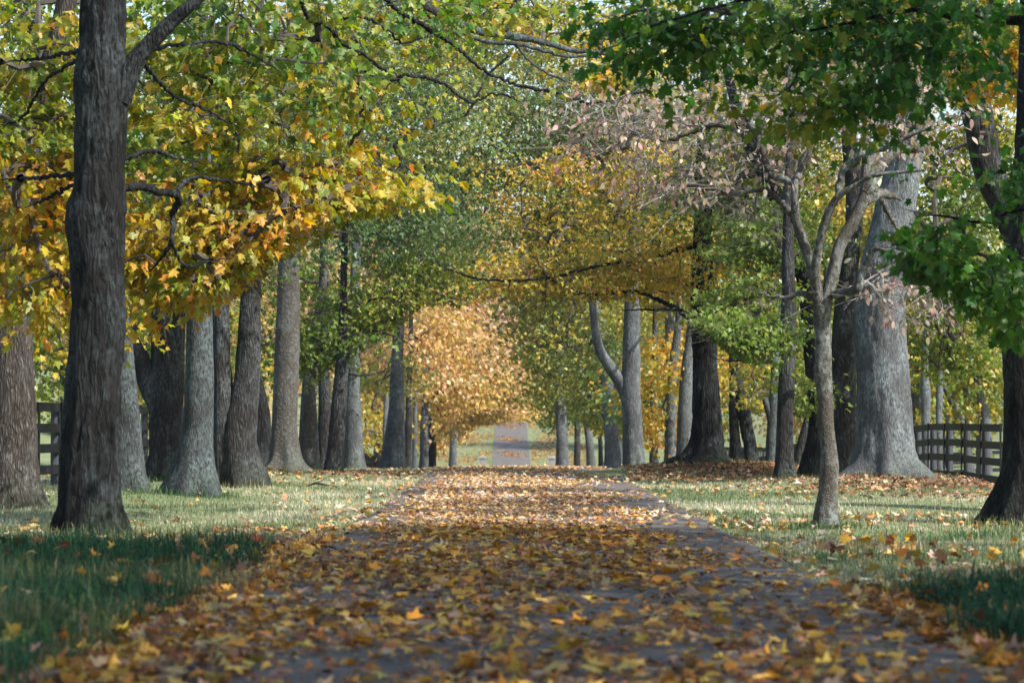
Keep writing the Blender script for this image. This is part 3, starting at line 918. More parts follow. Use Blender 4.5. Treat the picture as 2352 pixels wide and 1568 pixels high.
make_tree('maple_tree', 'dark trunk bending left overhead, just behind the small dogwood', 55, 'dark',
          [(1858, 1104, 34), (1862, 1070, 24), (1872, 980, 15), (1868, 900, 15), (1860, 800, 15), (1854, 700, 16), (1848, 640, 19), (1828, 560, 20), (1790, 460, 19), (1755, 390, 16), (1722, 330, 14), (1690, 240, 12), (1660, 100, 8)],
          vols=[(1700, 430, 57, 180, 130, 1.6, 70, .25, .35), (1880, 860, 58, 40, 90, .8, 14, .35, .3)], palette='olive', sides=24, fol=dict(leaf=.12, T=T_MID, per=44, spray=.5), group='old trees on the right of the road')

make_tree('maple_tree', 'straight slim trunk with flat green sprays reaching left over the leafy mound', 52, 'brown',
          [(1803, 1104, 34), (1803, 1080, 25), (1802, 1030, 21), (1804, 930, 19), (1808, 800, 19), (1812, 700, 17), (1811, 600, 14), (1812, 400, 11), (1815, 150, 8)],
          branches=[[(1806, 760, 5), (1750, 768, 3.5, -.6), (1660, 775, 3, -1.0), (1570, 768, 2, -1.3)], [(1806, 790, 4), (1760, 800, 3, -.5), (1690, 830, 2, -.9), (1620, 815, 2, -1.2)]],
          vols=[(1640, 752, 50.9, 110, 16, .7, 30, .3, .2), (1700, 775, 51, 90, 18, .7, 22, .3, .2), (1660, 815, 51, 70, 28, .6, 22, .3, .2), (1740, 700, 53, 90, 60, .8, 26, .35, .3), (1780, 560, 54, 130, 90, 1.2, 34, .2, .3), (1830, 880, 52.5, 30, 50, .5, 6, .3, .2)],
          palette='olive', sides=24, fol=dict(leaf=.12, T=T_STAR, per=46, spray=.45, flat=.12), group='old trees on the right of the road')

make_tree('maple_tree', 'grey trunk with a broken stub, half behind the slim straight trunk', 62, 'lichen',
          [(1766, 1084, 16), (1768, 1050, 12), (1773, 960, 11), (1778, 880, 10), (1783, 780, 8), (1787, 650, 7), (1790, 500, 5)],
          stems=[[(1772, 970, 9), (1764, 940, 9), (1757, 916, 8)]], vols=[(1740, 880, 64, 50, 70, 1.2, 10, .5, .4)], palette='gold', sides=16, fol=dict(leaf=.13, T=T_MID, per=40, spray=.5), group='old trees on the right of the road')

make_tree('maple_tree', 'leaning stump-like trunk low between the slim straight trunk and the dogwood', 62, 'brown',
          [(1834, 1084, 18), (1838, 1050, 15), (1848, 1000, 14), (1860, 955, 12), (1876, 890, 9), (1890, 760, 7), (1900, 600, 5)], vols=[(1870, 740, 64, 60, 60, 1, 14, .4, .3)], palette='olive', sides=16,
          fol=dict(leaf=.13, T=T_MID, per=40, spray=.5), group='old trees on the right of the road')

make_tree('maple_tree', 'dark two-stemmed trunk with torn reddish bark, right of the mound', 66, 'dark',
          [(1689, 1080, 20), (1689, 1050, 16), (1686, 960, 12), (1686, 880, 11), (1684, 760, 11), (1678, 640, 10), (1672, 500, 8), (1670, 300, 5)],
          stems=[[(1728, 1084, 20), (1724, 1040, 16), (1716, 990, 14), (1707, 940, 14), (1697, 890, 12), (1690, 840, 10)]],
          vols=[(1690, 560, 69, 110, 90, 1.3, 40, .5, .4), (1760, 820, 70, 60, 60, 1.2, 14, .6, .3)], palette='gold', sides=20, ridge=.12, lump=.2, fol=dict(leaf=.13, T=T_MID, per=42, spray=.5), group='old trees on the right of the road')

make_tree('maple_tree', 'stout dark trunk with buttress roots on the leaf covered mound under orange branches', 58, 'dark',
          [(1620, 1096, 96), (1620, 1078, 66), (1621, 1045, 44), (1624, 1000, 33), (1623, 920, 30), (1619, 800, 30), (1614, 700, 30), (1614, 640, 28), (1615, 560, 24), (1618, 400, 18), (1622, 200, 13), (1625, 0, 7)],
          branches=[[(1596, 736, 8), (1551, 708, 7, -.2), (1511, 688, 5, -.3), (1455, 670, 4, -.4), (1380, 676, 3, -.5), (1300, 668, 2, -.6)], [(1635, 728, 9), (1671, 704, 8, -.2), (1699, 692, 6, -.3), (1731, 672, 4, -.4)],
                    [(1560, 712, 4, -.2), (1500, 712, 3, -.4), (1420, 712, 2, -.5)],
                    [(1610, 560, 8), (1500, 590, 5, -.4), (1380, 610, 4, -.7), (1240, 640, 3, -.9), (1100, 640, 3, -1), (1000, 604, 3, -1)]],
          vols=[(1440, 600, 57.4, 260, 70, 1.1, 40, .62, .5), (1290, 665, 57.6, 180, 60, .9, 30, .5, .5), (1450, 420, 60, 280, 150, 1.8, 52, .5, .6), (1560, 640, 59, 110, 60, 1.2, 18, .7, .4), (1280, 480, 60, 180, 120, 1.4, 34, .6, .6), (1150, 630, 58, 130, 40, 1.0, 9, .35, .4)],
          palette='gold', knots=[(1632, 690, .13, .07, 1.2), (1610, 860, .1, .05, 1.2), (1640, 960, .11, .05, .8)], sides=64, step=.07, ridge=.1, lump=.1, flare=.6, fol=dict(leaf=.12, T=T_MID, per=46, spray=.52, flat=.22), group='old trees on the right of the road')

make_tree('maple_tree', 'pale grey forked trunk with one limb curving up to the left, beside the road crest', 68, 'pale',
          [(1458, 1096, 32), (1456, 1070, 26), (1453, 1010, 24), (1450, 940, 23), (1446, 890, 23), (1449, 840, 20), (1452, 760, 19), (1453, 700, 18), (1457, 550, 15), (1462, 350, 10), (1465, 100, 5)],
          stems=[[(1440, 910, 18), (1426, 878, 16), (1402, 842, 14), (1380, 808, 12), (1368, 764, 10), (1364, 724, 9), (1350, 620, 7)]],
          branches=[[(1461, 330, 9), (1360, 350, 6, .5), (1258, 367, 6, 1), (1158, 385, 6, 1.3), (1110, 398, 4, 1.4), (1040, 420, 3, 1.6), (960, 440, 2, 1.8)]],
          vols=[(1350, 330, 70, 210, 160, 2, 80, .35, .4), (1500, 250, 70, 160, 160, 1.8, 50, .3, .4), (1290, 560, 72, 110, 110, 1.6, 40, .4, .4), (1275, 730, 72, 100, 100, 1.2, 36, .6, .4), (1390, 800, 73, 60, 70, 1.2, 14, .5, .4)], more=[((3.0, 71, 9.5), (4.8, 2.5, 4.4), 150, .45, .6)], palette='muted', sides=28, ridge=.03, fol=dict(leaf=.135, T=T_MID, per=46, spray=.6), group='old trees on the right of the road')

for lab, D, bark, pts, vols, pl in [
    ('slim pale trunk between the forked trunk and the stout dark trunk, left of its twin', 76, 'pale', [(1538, 1095, 17), (1538, 1060, 13), (1541, 930, 12), (1550, 820, 11), (1558, 740, 8), (1565, 600, 5)], [(1530, 840, 77, 60, 70, 1, 18, .75, .3), (1510, 960, 77, 40, 50, 1, 9, .8, .2)], 'gold'),
    ('slim pale trunk pressed against the left of the stout dark trunk', 73, 'pale', [(1571, 1092, 24), (1571, 1060, 19), (1574, 930, 17), (1580, 820, 13), (1590, 740, 10), (1600, 500, 6)], [(1590, 860, 74, 30, 60, .8, 10, .8, .2), (1560, 560, 76, 110, 90, 1.2, 30, .5, .4)], 'gold'),
    ('small shaded trunk seen just right of the pale forked trunk', 82, 'brown', [(1502, 1100, 13), (1501, 1040, 10), (1500, 960, 9), (1503, 850, 7), (1505, 700, 5)], [(1500, 900, 83, 50, 80, 1, 24, .3, .4)], 'olive'),
    ('blurred grey trunk just left of the pale forked trunk, its top leaning left', 96, 'pale', [(1408, 1120, 22), (1406, 1040, 19), (1400, 950, 16), (1380, 780, 13), (1340, 610, 11), (1298, 530, 10), (1264, 440, 9), (1240, 300, 6)], [(1390, 890, 98, 70, 120, 1.4, 50, .25, .5), (1330, 640, 98, 130, 120, 2, 50, .5, .4)], 'gold'),
    ('straight grey trunk nearest to the far road on its right side', 112, 'pale', [(1292, 1130, 18), (1292, 1060, 15), (1290, 980, 14), (1288, 920, 12), (1286, 800, 9), (1280, 600, 5)], [(1300, 850, 113, 75, 90, 2, 80, .25, .5), (1270, 720, 114, 110, 90, 2, 50, .4, .5)], 'gold'),
    ('leaning grey trunk with a bent top, second to the right of the far road', 130, 'pale', [(1358, 1120, 12), (1357, 1060, 10), (1352, 1000, 9), (1344, 950, 8), (1340, 880, 7), (1338, 700, 4)], [(1360, 900, 132, 60, 70, 2, 36, .3, .4)], 'olive'),
    ('dark thin trunk between the straight grey trunk and the leaning grey trunk', 150, 'brown', [(1325, 1130, 10), (1325, 1060, 8), (1326, 1000, 7), (1326, 900, 5)], [(1320, 900, 152, 80, 70, 2, 50, .35, .4)], 'olive'),
    ('slender far trunk right of the leaning grey trunk with the bent top', 160, 'brown', [(1380, 1130, 8), (1380, 1060, 6), (1378, 1000, 5), (1376, 900, 4)], [(1400, 940, 162, 50, 60, 2, 26, .4, .4)], 'gold'),
]:
    make_tree('maple_tree', lab, D, bark, pts, vols=vols, palette=pl, sides=16, step=.35, fol=dict(leaf=.15, T=T_KITE, per=60, spray=.7, sides=4, twigs=False, tip=.01), group='trees further down the right row')

# ------------------------------------------------------------------ trees beside the camera whose branches hang into the top right and whose shade covers the foreground
make_tree('maple_tree', 'green maple whose dark leafy branches hang into the top right corner', 25, 'dark',
          [(3150, 1260, 120), (3140, 1100, 90), (3130, 600, 75), (3100, 0, 65), (3060, -600, 50), (3040, -1200, 25)],
          branches=[[(3110, 200, 30), (2800, 60, 20, .2), (2352, 44, 12, .5), (2240, 26, 10, .6), (2190, 40, 8, .6), (2100, 20, 6, .7), (1900, 60, 4, .8), (1700, 90, 3, .9)],
                    [(3120, 500, 20), (2700, 520, 12, 1), (2360, 480, 6, 1.4), (2280, 510, 4, 1.4), (2180, 500, 3, 1.5), (2080, 480, 2, 1.6)],
                    [(3100, 0, 26), (2700, -160, 18, -.5), (2300, -100, 10, -.5), (2000, -40, 6, -.3), (1700, 0, 4, 0), (1500, 60, 3, .3), (1400, 110, 2, .5)]],
          vols=[(1930, 40, 25.8, 430, 85, .9, 26, .45, .4), (1560, 70, 25.9, 200, 60, .7, 17, .36, .3), (2080, 150, 25.8, 110, 90, .7, 12, .4, .35), (1860, 210, 25.8, 130, 60, .5, 6, .75, .25), (2140, 580, 26.4, 110, 80, .6, 14, .45, .3),
                (2120, 620, 26.5, 90, 60, .5, 14, .45, .2), (2300, 690, 26.5, 80, 100, .5, 14, .42, .2), (2345, 430, 26.3, 30, 70, .5, 5, .4, .2), (2400, -330, 25, 1200, 200, 3.5, 110, .35, .3)],
          more=[((2.5, 13, 9.5), (6, 5, 2.6), 120, .35, .3)],
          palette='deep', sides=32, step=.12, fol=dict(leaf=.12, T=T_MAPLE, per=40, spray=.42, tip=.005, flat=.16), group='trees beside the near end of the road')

def simple_tree(name, label, x, y, h, spread, palette, bark, seed, n=90, per=80, leaf=.2, low=.25, tone=.4, ts=.45, r0=.28, group=None, lean=0, spray=.9, more=()):
    """a whole tree at its own place: bole, limbs and a crown of leaf sprays"""
    SEED[0] += 1
    gz = float(g(x, y))
    root = thing(name, label, 'tree', (x, y, gz), group)
    Q = np.array([[x, y, gz - .2, r0 * 1.35], [x, y, gz + .5, r0], [x + lean * .3, y, gz + h * .35, r0 * .75], [x + lean * .7, y, gz + h * .65, r0 * .45], [x + lean, y, gz + h * .92, r0 * .12]])
    C = catmull(Q, .4)
    m1 = MB()
    tube(m1, C[:, :3], C[:, 3], 12, bark_disp(seed, .06, .12, gz, .35, 5))
    m1.build('trunk', BARK[bark], root, (x, y, gz), True)
    m2 = MB()
    c = np.array([x + lean * .6, y, gz + h * (1 + low) / 2])
    k = np.random.default_rng(seed)
    vols = [(c, (spread, spread, h * (1 - low) / 2), int(n * .55), tone, ts)]
    for i in range(5):
        a = k.random() * 6.28
        cc = c + np.array([math.cos(a) * spread * .6, math.sin(a) * spread * .6, (k.random() - .5) * h * .5])
        vols.append((cc, (spread * .5, spread * .5, h * .16), int(n * .09), tone, ts))
    vols += list(more)
    foliage(m2, [p[:3] for p in C if p[2] > gz + h * .2], vols, palette, leaf=leaf, T=T_KITE, per=per, spray=spray, tip=.014, twigs=palette == 'salmon', sides=4, flat=.35)
    m2.build('crown', [LEAF, PTWIG if palette == 'salmon' else TWIG], root, (x, y, gz))
    return root


GL, GB = 'trees beside the near end of the road', 'trees in the background'
# beside and behind the camera: the avenue goes on, and these crowns shade the foreground
for x, y, h, sp, nm, lab in [
    (8.0, 11.0, 15, 5.5, 170, 'tall green maple on the right verge nearest the viewer, out of frame'),
    (8.5, 1.0, 15, 5.5, 130, 'tall green maple on the right verge beside the viewer, out of frame'),
    (-8.0, 14.0, 15, 5.2, 120, 'tall green maple on the left verge nearest the viewer, out of frame'),
    (8.5, 17.5, 14, 4.6, 140, 'green maple on the right verge, second beside the near road, out of frame'),
    (13.5, 4.0, 15, 5.5, 130, 'tall green maple in the right paddock beside the viewer, out of frame'),
]:
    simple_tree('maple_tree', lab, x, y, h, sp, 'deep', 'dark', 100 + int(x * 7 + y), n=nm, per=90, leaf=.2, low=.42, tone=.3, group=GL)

# down the avenue beyond the crest, both rows: boughs that reach over the road
MORE = {0: [((-1.4, 115, 6.6), (2.8, 2, 2.4), 60, .8, .6), ((-3.2, 113, 6.0), (3.4, 3, 3.2), 60, .8, .5), ((-4.4, 116, 3.2), (2.2, 3, 2.6), 36, .6, .6)],
        1: [((.4, 171, 6.6), (3.6, 3, 2.4), 50, .35, .5), ((-1.2, 168, 4.8), (2.8, 4, 4.2), 50, .3, .5), ((-4.2, 160, 1.6), (2.4, 6, 2.0), 40, .3, .4), ((-3.0, 150, 7.5), (3.5, 4, 3.0), 40, .7, .5)],
        2: [((.2, 206, 4.6), (2.4, 2.5, 3.6), 60, .6, .4)],
        4: [((2.8, 119, 5.4), (2.6, 2, 3.0), 60, .35, .5)],
        5: [((3.6, 171, 3.4), (2.2, 2, 2.8), 50, .2, .4)],
        6: [((2.2, 231, 4.0), (3.0, 2, 4.2), 70, .15, .3)],
        11: [((1.0, 420, 12), (12, 3, 7), 60, .4, .5)]}
# both rows
for i, (x, y, h, sp, p, low, lab) in enumerate([
    (-6.2, 112, 19, 5.6, 'salmon', .12, 'salmon coloured tree arching low over the left verge past the crest'),
    (-7.2, 165, 18, 8.0, 'salmon', .03, 'orange tree with branches sweeping to the ground left of the dip in the road'),
    (-6.8, 205, 22, 7.5, 'gold', .06, 'yellow-gold tree hanging over the left edge of the far road'),
    (-7.5, 240, 22, 7.5, 'salmon', .1, 'peach coloured tree behind the left stone pillar'),
    (6.4, 118, 20, 6.5, 'gold', .2, 'yellow tree arching from the right over the dip in the road'),
    (7.4, 170, 20, 6.5, 'olive', .25, 'green-gold tree on the right before the stone pillars'),
    (8.6, 230, 24, 7.8, 'olive', .2, 'green tree right behind the far road leaning over its verge'),
    (-9.5, 320, 15, 6.0, 'gold', .15, 'golden tree on the rising left side of the far road'),
    (10.5, 305, 15, 6.0, 'olive', .2, 'olive tree on the rising right side of the far road'),
    (-6.5, 375, 26, 9.5, 'salmon', .1, 'russet tree left of where the far road disappears'),
    (8.5, 385, 26, 9.5, 'muted', .1, 'grey-green tree right of where the far road disappears'),
    (1.0, 425, 30, 11, 'gold', .03, 'yellow tree closing the view at the far end of the road'),
]):
    d = y
    simple_tree('maple_tree', lab, x, y, h, sp, p, 'pale', 200 + i, n=150, per=110, leaf=.17 + d * .0003, low=low, tone=.35 + .1 * (i % 3), group='trees along the far stretch of road', spray=.9, more=MORE.get(i, ()))

# trees out in the paddocks, a few kinds, each copied with its parts
kinds = {
    'olive': (simple_tree, 'olive', .35), 'gold': (simple_tree, 'gold', .45), 'salmon': (simple_tree, 'salmon', .4), 'muted': (simple_tree, 'muted', .25)}
proto = {}
back = [
    # x, y, height scale, kind, label
    (-13.5, 70, .8, 'olive', 'green tree behind the left fence, seen over the leaning limb'),
    (-14.5, 98, .95, 'olive', 'olive green tree behind the left fence, behind the smooth knotted trunk'),
    (-15, 130, 1.0, 'gold', 'small yellow tree behind the left fence, between the pale trunks'),
    (-54, 330, 1.3, 'muted', 'green tree in the left paddock behind the dark foreground trunk'),
    (-20, 190, 1.1, 'salmon', 'orange tree in the left paddock behind the row of pale trunks'),
    (-38, 210, 1.2, 'muted', 'dull green tree in the left paddock near the picture edge'),
    (-30, 290, 1.3, 'gold', 'yellow tree far up the left paddock'),
    (-55, 430, 1.4, 'olive', 'green tree beyond the distant left fence'),
    (-80, 455, 1.5, 'muted', 'grey-green tree beyond the distant left fence at the picture edge'),
    (-34, 440, 1.4, 'salmon', 'russet tree on the left skyline above the paddock'),
    (-18, 400, 1.4, 'olive', 'olive tree on the left skyline next to the far road'),
    (12.5, 92, .85, 'gold', 'yellow tree behind the right row, behind the dark two-stemmed trunk'),
    (15, 118, .95, 'olive', 'green-yellow tree in the right paddock behind the stout dark trunk'),
    (13.5, 150, 1.0, 'gold', 'golden tree in the right paddock behind the slim pale twins'),
    (22, 150, 1.0, 'olive', 'green tree in the right paddock behind the massive pale trunk'),
    (22, 205, 1.1, 'salmon', 'peach coloured tree in the right paddock behind the slim straight trunk'),
    (30, 250, 1.2, 'gold', 'yellow tree far up the right paddock above the fence'),
    (46, 250, 1.1, 'muted', 'pale green tree near the distant right fence'),
    (60, 380, 1.4, 'salmon', 'rust coloured tree beyond the distant right fence'),
    (80, 400, 1.5, 'olive', 'olive tree beyond the distant right fence at the picture edge'),
    (42, 400, 1.4, 'muted', 'grey-green tree on the right skyline beyond the paddock'),
    (24, 390, 1.4, 'gold', 'gold tree on the right skyline next to the far road'),
]
for i, (x, y, s, k, lab) in enumerate(back):
    if k not in proto:
        proto[k] = simple_tree('broadleaf_tree', lab, x, y, 12, 4.8, k, 'pale', 300 + i, n=170, per=90, leaf=.26, low=.12, tone=kinds[k][2], group=GB, spray=.9)
        o = proto[k]
    else:
        o = copy_tree(proto[k])
        o['label'] = lab
    o.location = (x, y, float(g(x, y)))
    o.rotation_euler = (0, 0, i * 2.1)
    o.scale = (s, s, s * (1 + .1 * math.sin(i * 3)))

# bare pale trunks standing behind the right fence
for D, pts, lab in [
    (84, [(2127, 1100, 12), (2127, 1000, 11), (2126, 900, 12), (2124, 860, 9), (2128, 700, 6)], 'short pale trunk behind the right fence, nearest to the massive trunk'),
    (88, [(2156, 1090, 9), (2157, 940, 8), (2158, 860, 8), (2150, 760, 5), (2146, 640, 3)], 'upright pale trunk behind the right fence, second from the massive trunk'),
    (94, [(2240, 1090, 7), (2215, 1000, 9), (2190, 930, 9), (2165, 880, 6), (2130, 800, 4)], 'pale trunk slanting strongly left behind the right fence'),
    (92, [(2228, 1090, 7), (2222, 940, 7), (2211, 850, 7), (2202, 790, 5), (2190, 680, 3)], 'thin pinkish trunk behind the right fence'),
    (90, [(2268, 1090, 12), (2264, 960, 11), (2250, 900, 9), (2234, 840, 8), (2218, 790, 6), (2200, 700, 4)], 'pale trunk behind the right fence with its stem bending left at the top'),
    (91, [(2250, 1090, 8), (2250, 940, 8), (2253, 850, 7), (2258, 770, 6), (2262, 640, 3)], 'tall straight pale trunk behind the right fence, near the right edge'),
    (96, [(2340, 1090, 9), (2310, 880, 7), (2292, 810, 6), (2280, 760, 5), (2262, 640, 3)], 'pale trunk behind the right fence leaning left, nearest the picture edge'),
]:
    make_tree('bare_tree', lab, D, 'pale', pts, vols=[(pts[-1][0], pts[-1][1], D + 1, 60, 70, 1.2, 9, .5, .4)], palette='gold', sides=12, step=.35, flare=.2,
              fol=dict(leaf=.14, T=T_KITE, per=36, spray=.7, sides=4, twigs=False, tip=.009), group='thin pale trunks behind the right fence')

# ------------------------------------------------------------------ fences
def fence(name, label, pts, bay=2.44, side=1, h=1.38, group='board fences round the paddocks', tops=True):
    """posts with four boards on the road side and a cover board on every joint; pts: list of (x, y)"""
    pts = [np.array(p, float) for p in pts]
    b0 = np.array([*pts[0], float(g(*pts[0]))])
    root = thing(name, label, 'fence', b0, group)
    n = len(pts)
    for i, p in enumerate(pts):
        z = float(g(*p))
        m = MB()
        r = .075
        tube(m, np.array([[p[0], p[1], z - .3], [p[0], p[1], z + .5], [p[0], p[1], z + h - .06]]), np.array([r, r * .98, r * .95]), 12)
        d = (pts[min(i + 1, n - 1)] - pts[max(i - 1, 0)])
        d /= np.linalg.norm(d)
        nn = np.array([-d[1], d[0]]) * side
        m.build('post', POST, root, b0)
    for i in range(0, n - 1, 2):
        j = min(i + 2, n - 1)
        a, b = pts[i], pts[j]
        d = (b - a) / np.linalg.norm(b - a)
        nn = np.array([-d[1], d[0]]) * side
        za, zb = float(g(*a)), float(g(*b))
        for k in range(4):
            m = MB()
            zo = h - .075 - k * .335 + random.uniform(-.012, .012)
            A, B = a + nn * .078, b + nn * .078
            A, B = A + d * .006, B - d * .006
            t = .024
            hh = .073
            v = []
            for P_, z_ in ((A, za), (B, zb)):
                zz = z_ + zo + random.uniform(-.01, .01)
                v += [(P_[0], P_[1], zz - hh), (P_[0] + nn[0] * t, P_[1] + nn[1] * t, zz - hh), (P_[0] + nn[0] * t, P_[1] + nn[1] * t, zz + hh), (P_[0], P_[1], zz + hh)]
            m.add(v, [(0, 1, 2, 3), (7, 6, 5, 4), (0, 4, 5, 1), (1, 5, 6, 2), (2, 6, 7, 3), (3, 7, 4, 0)])
            m.build('rail', BOARD, root, b0)
    for i in range(0, n):
        p = pts[i]
        d = (pts[min(i + 1, n - 1)] - pts[max(i - 1, 0)])
        d /= np.linalg.norm(d)
        nn = np.array([-d[1], d[0]]) * side
        z = float(g(*p))
        c = p + nn * (.078 + .027)
        m = MB()
        w, t = .055, .024
        v = []
        for zz in (z + .22, z + h + .01):
            for q in (c - d * w, c + d * w, c + d * w + nn * t, c - d * w + nn * t):
                v.append((q[0], q[1], zz))
        m.add(v, [(3, 2, 1, 0), (4, 5, 6, 7), (0, 1, 5, 4), (1, 2, 6, 5), (2, 3, 7, 6), (3, 0, 4, 7)])
        m.build('cover_board', BOARD, root, b0)
    return root


fence('board_fence', 'black four-board fence behind the nearer trunks of the left row', [(-7.55, 40 + 2.44 * i) for i in range(32)], side=-1)
fence('board_fence', 'far stretch of the left fence, seen beyond the crest beside the stout tapering trunk', [(-7.55, 40.0 + 2.44 * 31 + 2.44 * (i + 1)) for i in range(34)], side=-1)
fence('board_fence', 'black four-board fence beside the massive pale trunk on the right', [(9.42 + .0 * i, 56.5 + 2.44 * i) for i in range(40)], side=1)
fence('board_fence', 'tiny dark fence crossing the far left paddock', [(-80 + 2.44 * i, 400 + .25 * i) for i in range(20)], side=-1)
fence('board_fence', 'distant dark fence crossing the green field on the right', [(30 + 2.44 * i, 322 + .6 * i) for i in range(20)], side=1)
fence('board_fence', 'dark fence running low behind the near fence on the right', [(15 + 2.44 * i, 118 + .3 * i) for i in range(10)], side=1)


# ------------------------------------------------------------------ stone pillars at the dip
def pillar(x, y, label):
    z = float(g(x, y))
    # long sight line: the pillar stands on the bridge shoulder
    root = thing('stone_pillar', label, 'pillar', (x, y, z), 'stone pillars at the dip in the road')
    m = MB()
    w = .62
    h = 1.75
    prof = [(w * .56, -.3), (w * .56, .15), (w * .5, .17), (w * .49, h)]
    for (a, z0), (b, z1) in zip(prof[:-1], prof[1:]):
        v = [(x - a, y - a, z + z0), (x + a, y - a, z + z0), (x + a, y + a, z + z0), (x - a, y + a, z + z0), (x - b, y - b, z + z1), (x + b, y - b, z + z1), (x + b, y + b, z + z1), (x - b, y + b, z + z1)]
        m.add(v, [(0, 1, 5, 4), (1, 2, 6, 5), (2, 3, 7, 6), (3, 0, 4, 7)])
    m.build('shaft', STONE, root, (x, y, z))
    m = MB()
    c = w * .6
    m.box((x - c, y - c, z + h), (x + c, y + c, z + h + .14))
    m.add([(x - c, y - c, z + h + .142), (x + c, y - c, z + h + .142), (x + c, y + c, z + h + .142), (x - c, y + c, z + h + .142), (x, y, z + h + .3)], [(0, 1, 4, 4), (1, 2, 4, 4), (2, 3, 4, 4), (3, 0, 4, 4)][:0] or np.array([(0, 1, 4), (1, 2, 4), (2, 3, 4), (3, 0, 4)]))
    m.build('cap', STONE, root, (x, y, z))


pillar(-2.35, 268, 'stone pillar left of the far road, under the orange leaves')
pillar(3.85, 268, 'stone pillar right of the far road, beside a straight grey trunk')

# a broken branch lying on the left lawn
P = np.array([[*at(u, 1112, 49)[:2], w] for u, w in ((676, .006), (700, .011), (726, .014), (755, .012), (782, .006))])
P[:, 1] += [0, .15, .05, -.2, -.5]
m = MB()
tube(m, np.column_stack([P[:, :2], g(P[:, 0], P[:, 1]) + [.05, .03, .09, .05, .03]]), P[:, 2] * 1.3, 6)
tube(m, np.array([[P[2, 0], P[2, 1], float(g(P[2, 0], P[2, 1])) + .09], [P[2, 0] + .22, P[2, 1] + .1, float(g(P[2, 0], P[2, 1])) + .2], [P[2, 0] + .4, P[2, 1] + .12, float(g(P[2, 0], P[2, 1])) + .19]]), np.array([.01, .007, .003]), 5)
tag(m.build('fallen_branch', TWIG), 'thin broken branch lying on the left lawn near the smooth knotted trunk', 'branch')

# ------------------------------------------------------------------ grass
def blades(name, n, region, height, width, cols, bend=.4, seg=1, keep=None):
    x0, x1, y0, y1 = region
    x = rng.uniform(x0, x1, n)
    y = y0 + (y1 - y0) * rng.random(n) ** 1.15
    if keep is not None:
        k = keep(x, y)
        x, y = x[k], y[k]
    n = len(x)
    z = g(x, y)
    p = np.stack([x, y, z], 1)
    a = rng.random(n) * 6.283
    d = np.stack([np.cos(a), np.sin(a), np.zeros(n)], 1)
    s = np.stack([-np.sin(a), np.cos(a), np.zeros(n)], 1)
    q = fbm(p, .8, 2)
    hgt = height * (.45 + .9 * rng.random(n)) * (.55 + .9 * q)
    wd = width * (.7 + .6 * rng.random(n))
    bn = bend * rng.random(n) * 1.6
    t = np.clip(.5 + 2.0 * (fbm(p, .45, 3) - .5) + rng.normal(0, .22, n), 0, 1)
    col = jitter(pal(cols, t), .2)
    ts = np.linspace(0, 1, seg + 2)
    rowsv = []
    for tt in ts[:-1]:
        c = p + np.array([0, 0, 1.]) * (hgt * (tt - .25 * bn * tt * tt))[:, None] + d * (hgt * bn * tt * tt)[:, None]
        w = (wd * (1 - .55 * tt))[:, None] * .5
        rowsv += [c - s * w, c + s * w]
    tip = p + np.array([0, 0, 1.]) * (hgt * (1 - .35 * bn))[:, None] + d * (hgt * bn)[:, None]
    rowsv.append(tip)
    k = len(rowsv)
    V = np.stack(rowsv, 1).reshape(-1, 3)
    base = np.arange(n)[:, None] * k
    C = np.repeat(col, k, 0)
    m = MB()
    quads = np.concatenate([base + np.array([2 * i, 2 * i + 1, 2 * i + 3, 2 * i + 2]) for i in range(seg)]) if seg else None
    m.add(V, base + np.array([k - 3, k - 2, k - 1]), C)
    if quads is not None:
        m.f.append(quads)
        m.m.append(np.zeros(len(quads), int))
    return m


off_road = lambda x, y, e=.0: (x < -1.58 - e) | (x > 2.12 + e)
LAWN = [(.075, .115, .05), (.135, .18, .085), (.24, .265, .15), (.4, .385, .26), (.55, .5, .37)]
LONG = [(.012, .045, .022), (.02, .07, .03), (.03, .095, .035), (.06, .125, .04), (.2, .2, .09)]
lm = blades('lawn', 330000, (-9, 12.5, 20, 72), .055, .011, LAWN, .7, 0, lambda x, y: off_road(x, y) & (np.abs(x) < y * .19 + 1))
tag(lm.build('lawn_grass', GRASS), kind='stuff')
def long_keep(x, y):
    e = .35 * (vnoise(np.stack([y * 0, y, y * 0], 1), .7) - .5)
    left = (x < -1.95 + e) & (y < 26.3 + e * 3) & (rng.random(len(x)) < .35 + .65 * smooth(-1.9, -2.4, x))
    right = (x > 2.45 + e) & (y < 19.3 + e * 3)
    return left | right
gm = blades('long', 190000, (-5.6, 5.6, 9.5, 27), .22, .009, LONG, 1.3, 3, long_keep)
mm_ = blades('mid', 50000, (-6, 6.5, 18.5, 34), .13, .009, [(.04, .09, .035), (.07, .13, .05), (.12, .17, .07), (.25, .26, .14), (.36, .3, .18)], 1.0, 2,
             lambda x, y: off_road(x, y, .05) & (vnoise(np.stack([x, y, x * 0], 1), .9) * 1.2 > (y - 17) / 15) & (rng.random(len(x)) < .8))
for bx, by, br in BASE_AT:
    if by > 60 or by < 27:
        continue
    def ring(x, y):
        d = np.hypot(x - bx, y - by)
        return (d > br * .8) & (rng.random(len(x)) < np.exp(-((d - br) / .28) ** 2)) & off_road(x, y)
    tb = blades('tuft', 2600, (bx - br - .7, bx + br + .7, by - br - .7, by + br + .5), .13, .011, [(.04, .09, .03), (.08, .14, .05), (.14, .18, .07), (.3, .28, .15)], 1.0, 1, ring)
    k0 = mm_.n
    mm_.v += tb.v
    mm_.c += tb.c
    mm_.f += [f_ + k0 for f_ in tb.f]
    mm_.m += tb.m
    mm_.n += tb.n
nb = gm.n
gm.v += mm_.v
gm.c += mm_.c
gm.f += [f_ + nb for f_ in mm_.f]
gm.m += mm_.m
tag(gm.build('long_grass', GRASS), kind='stuff')

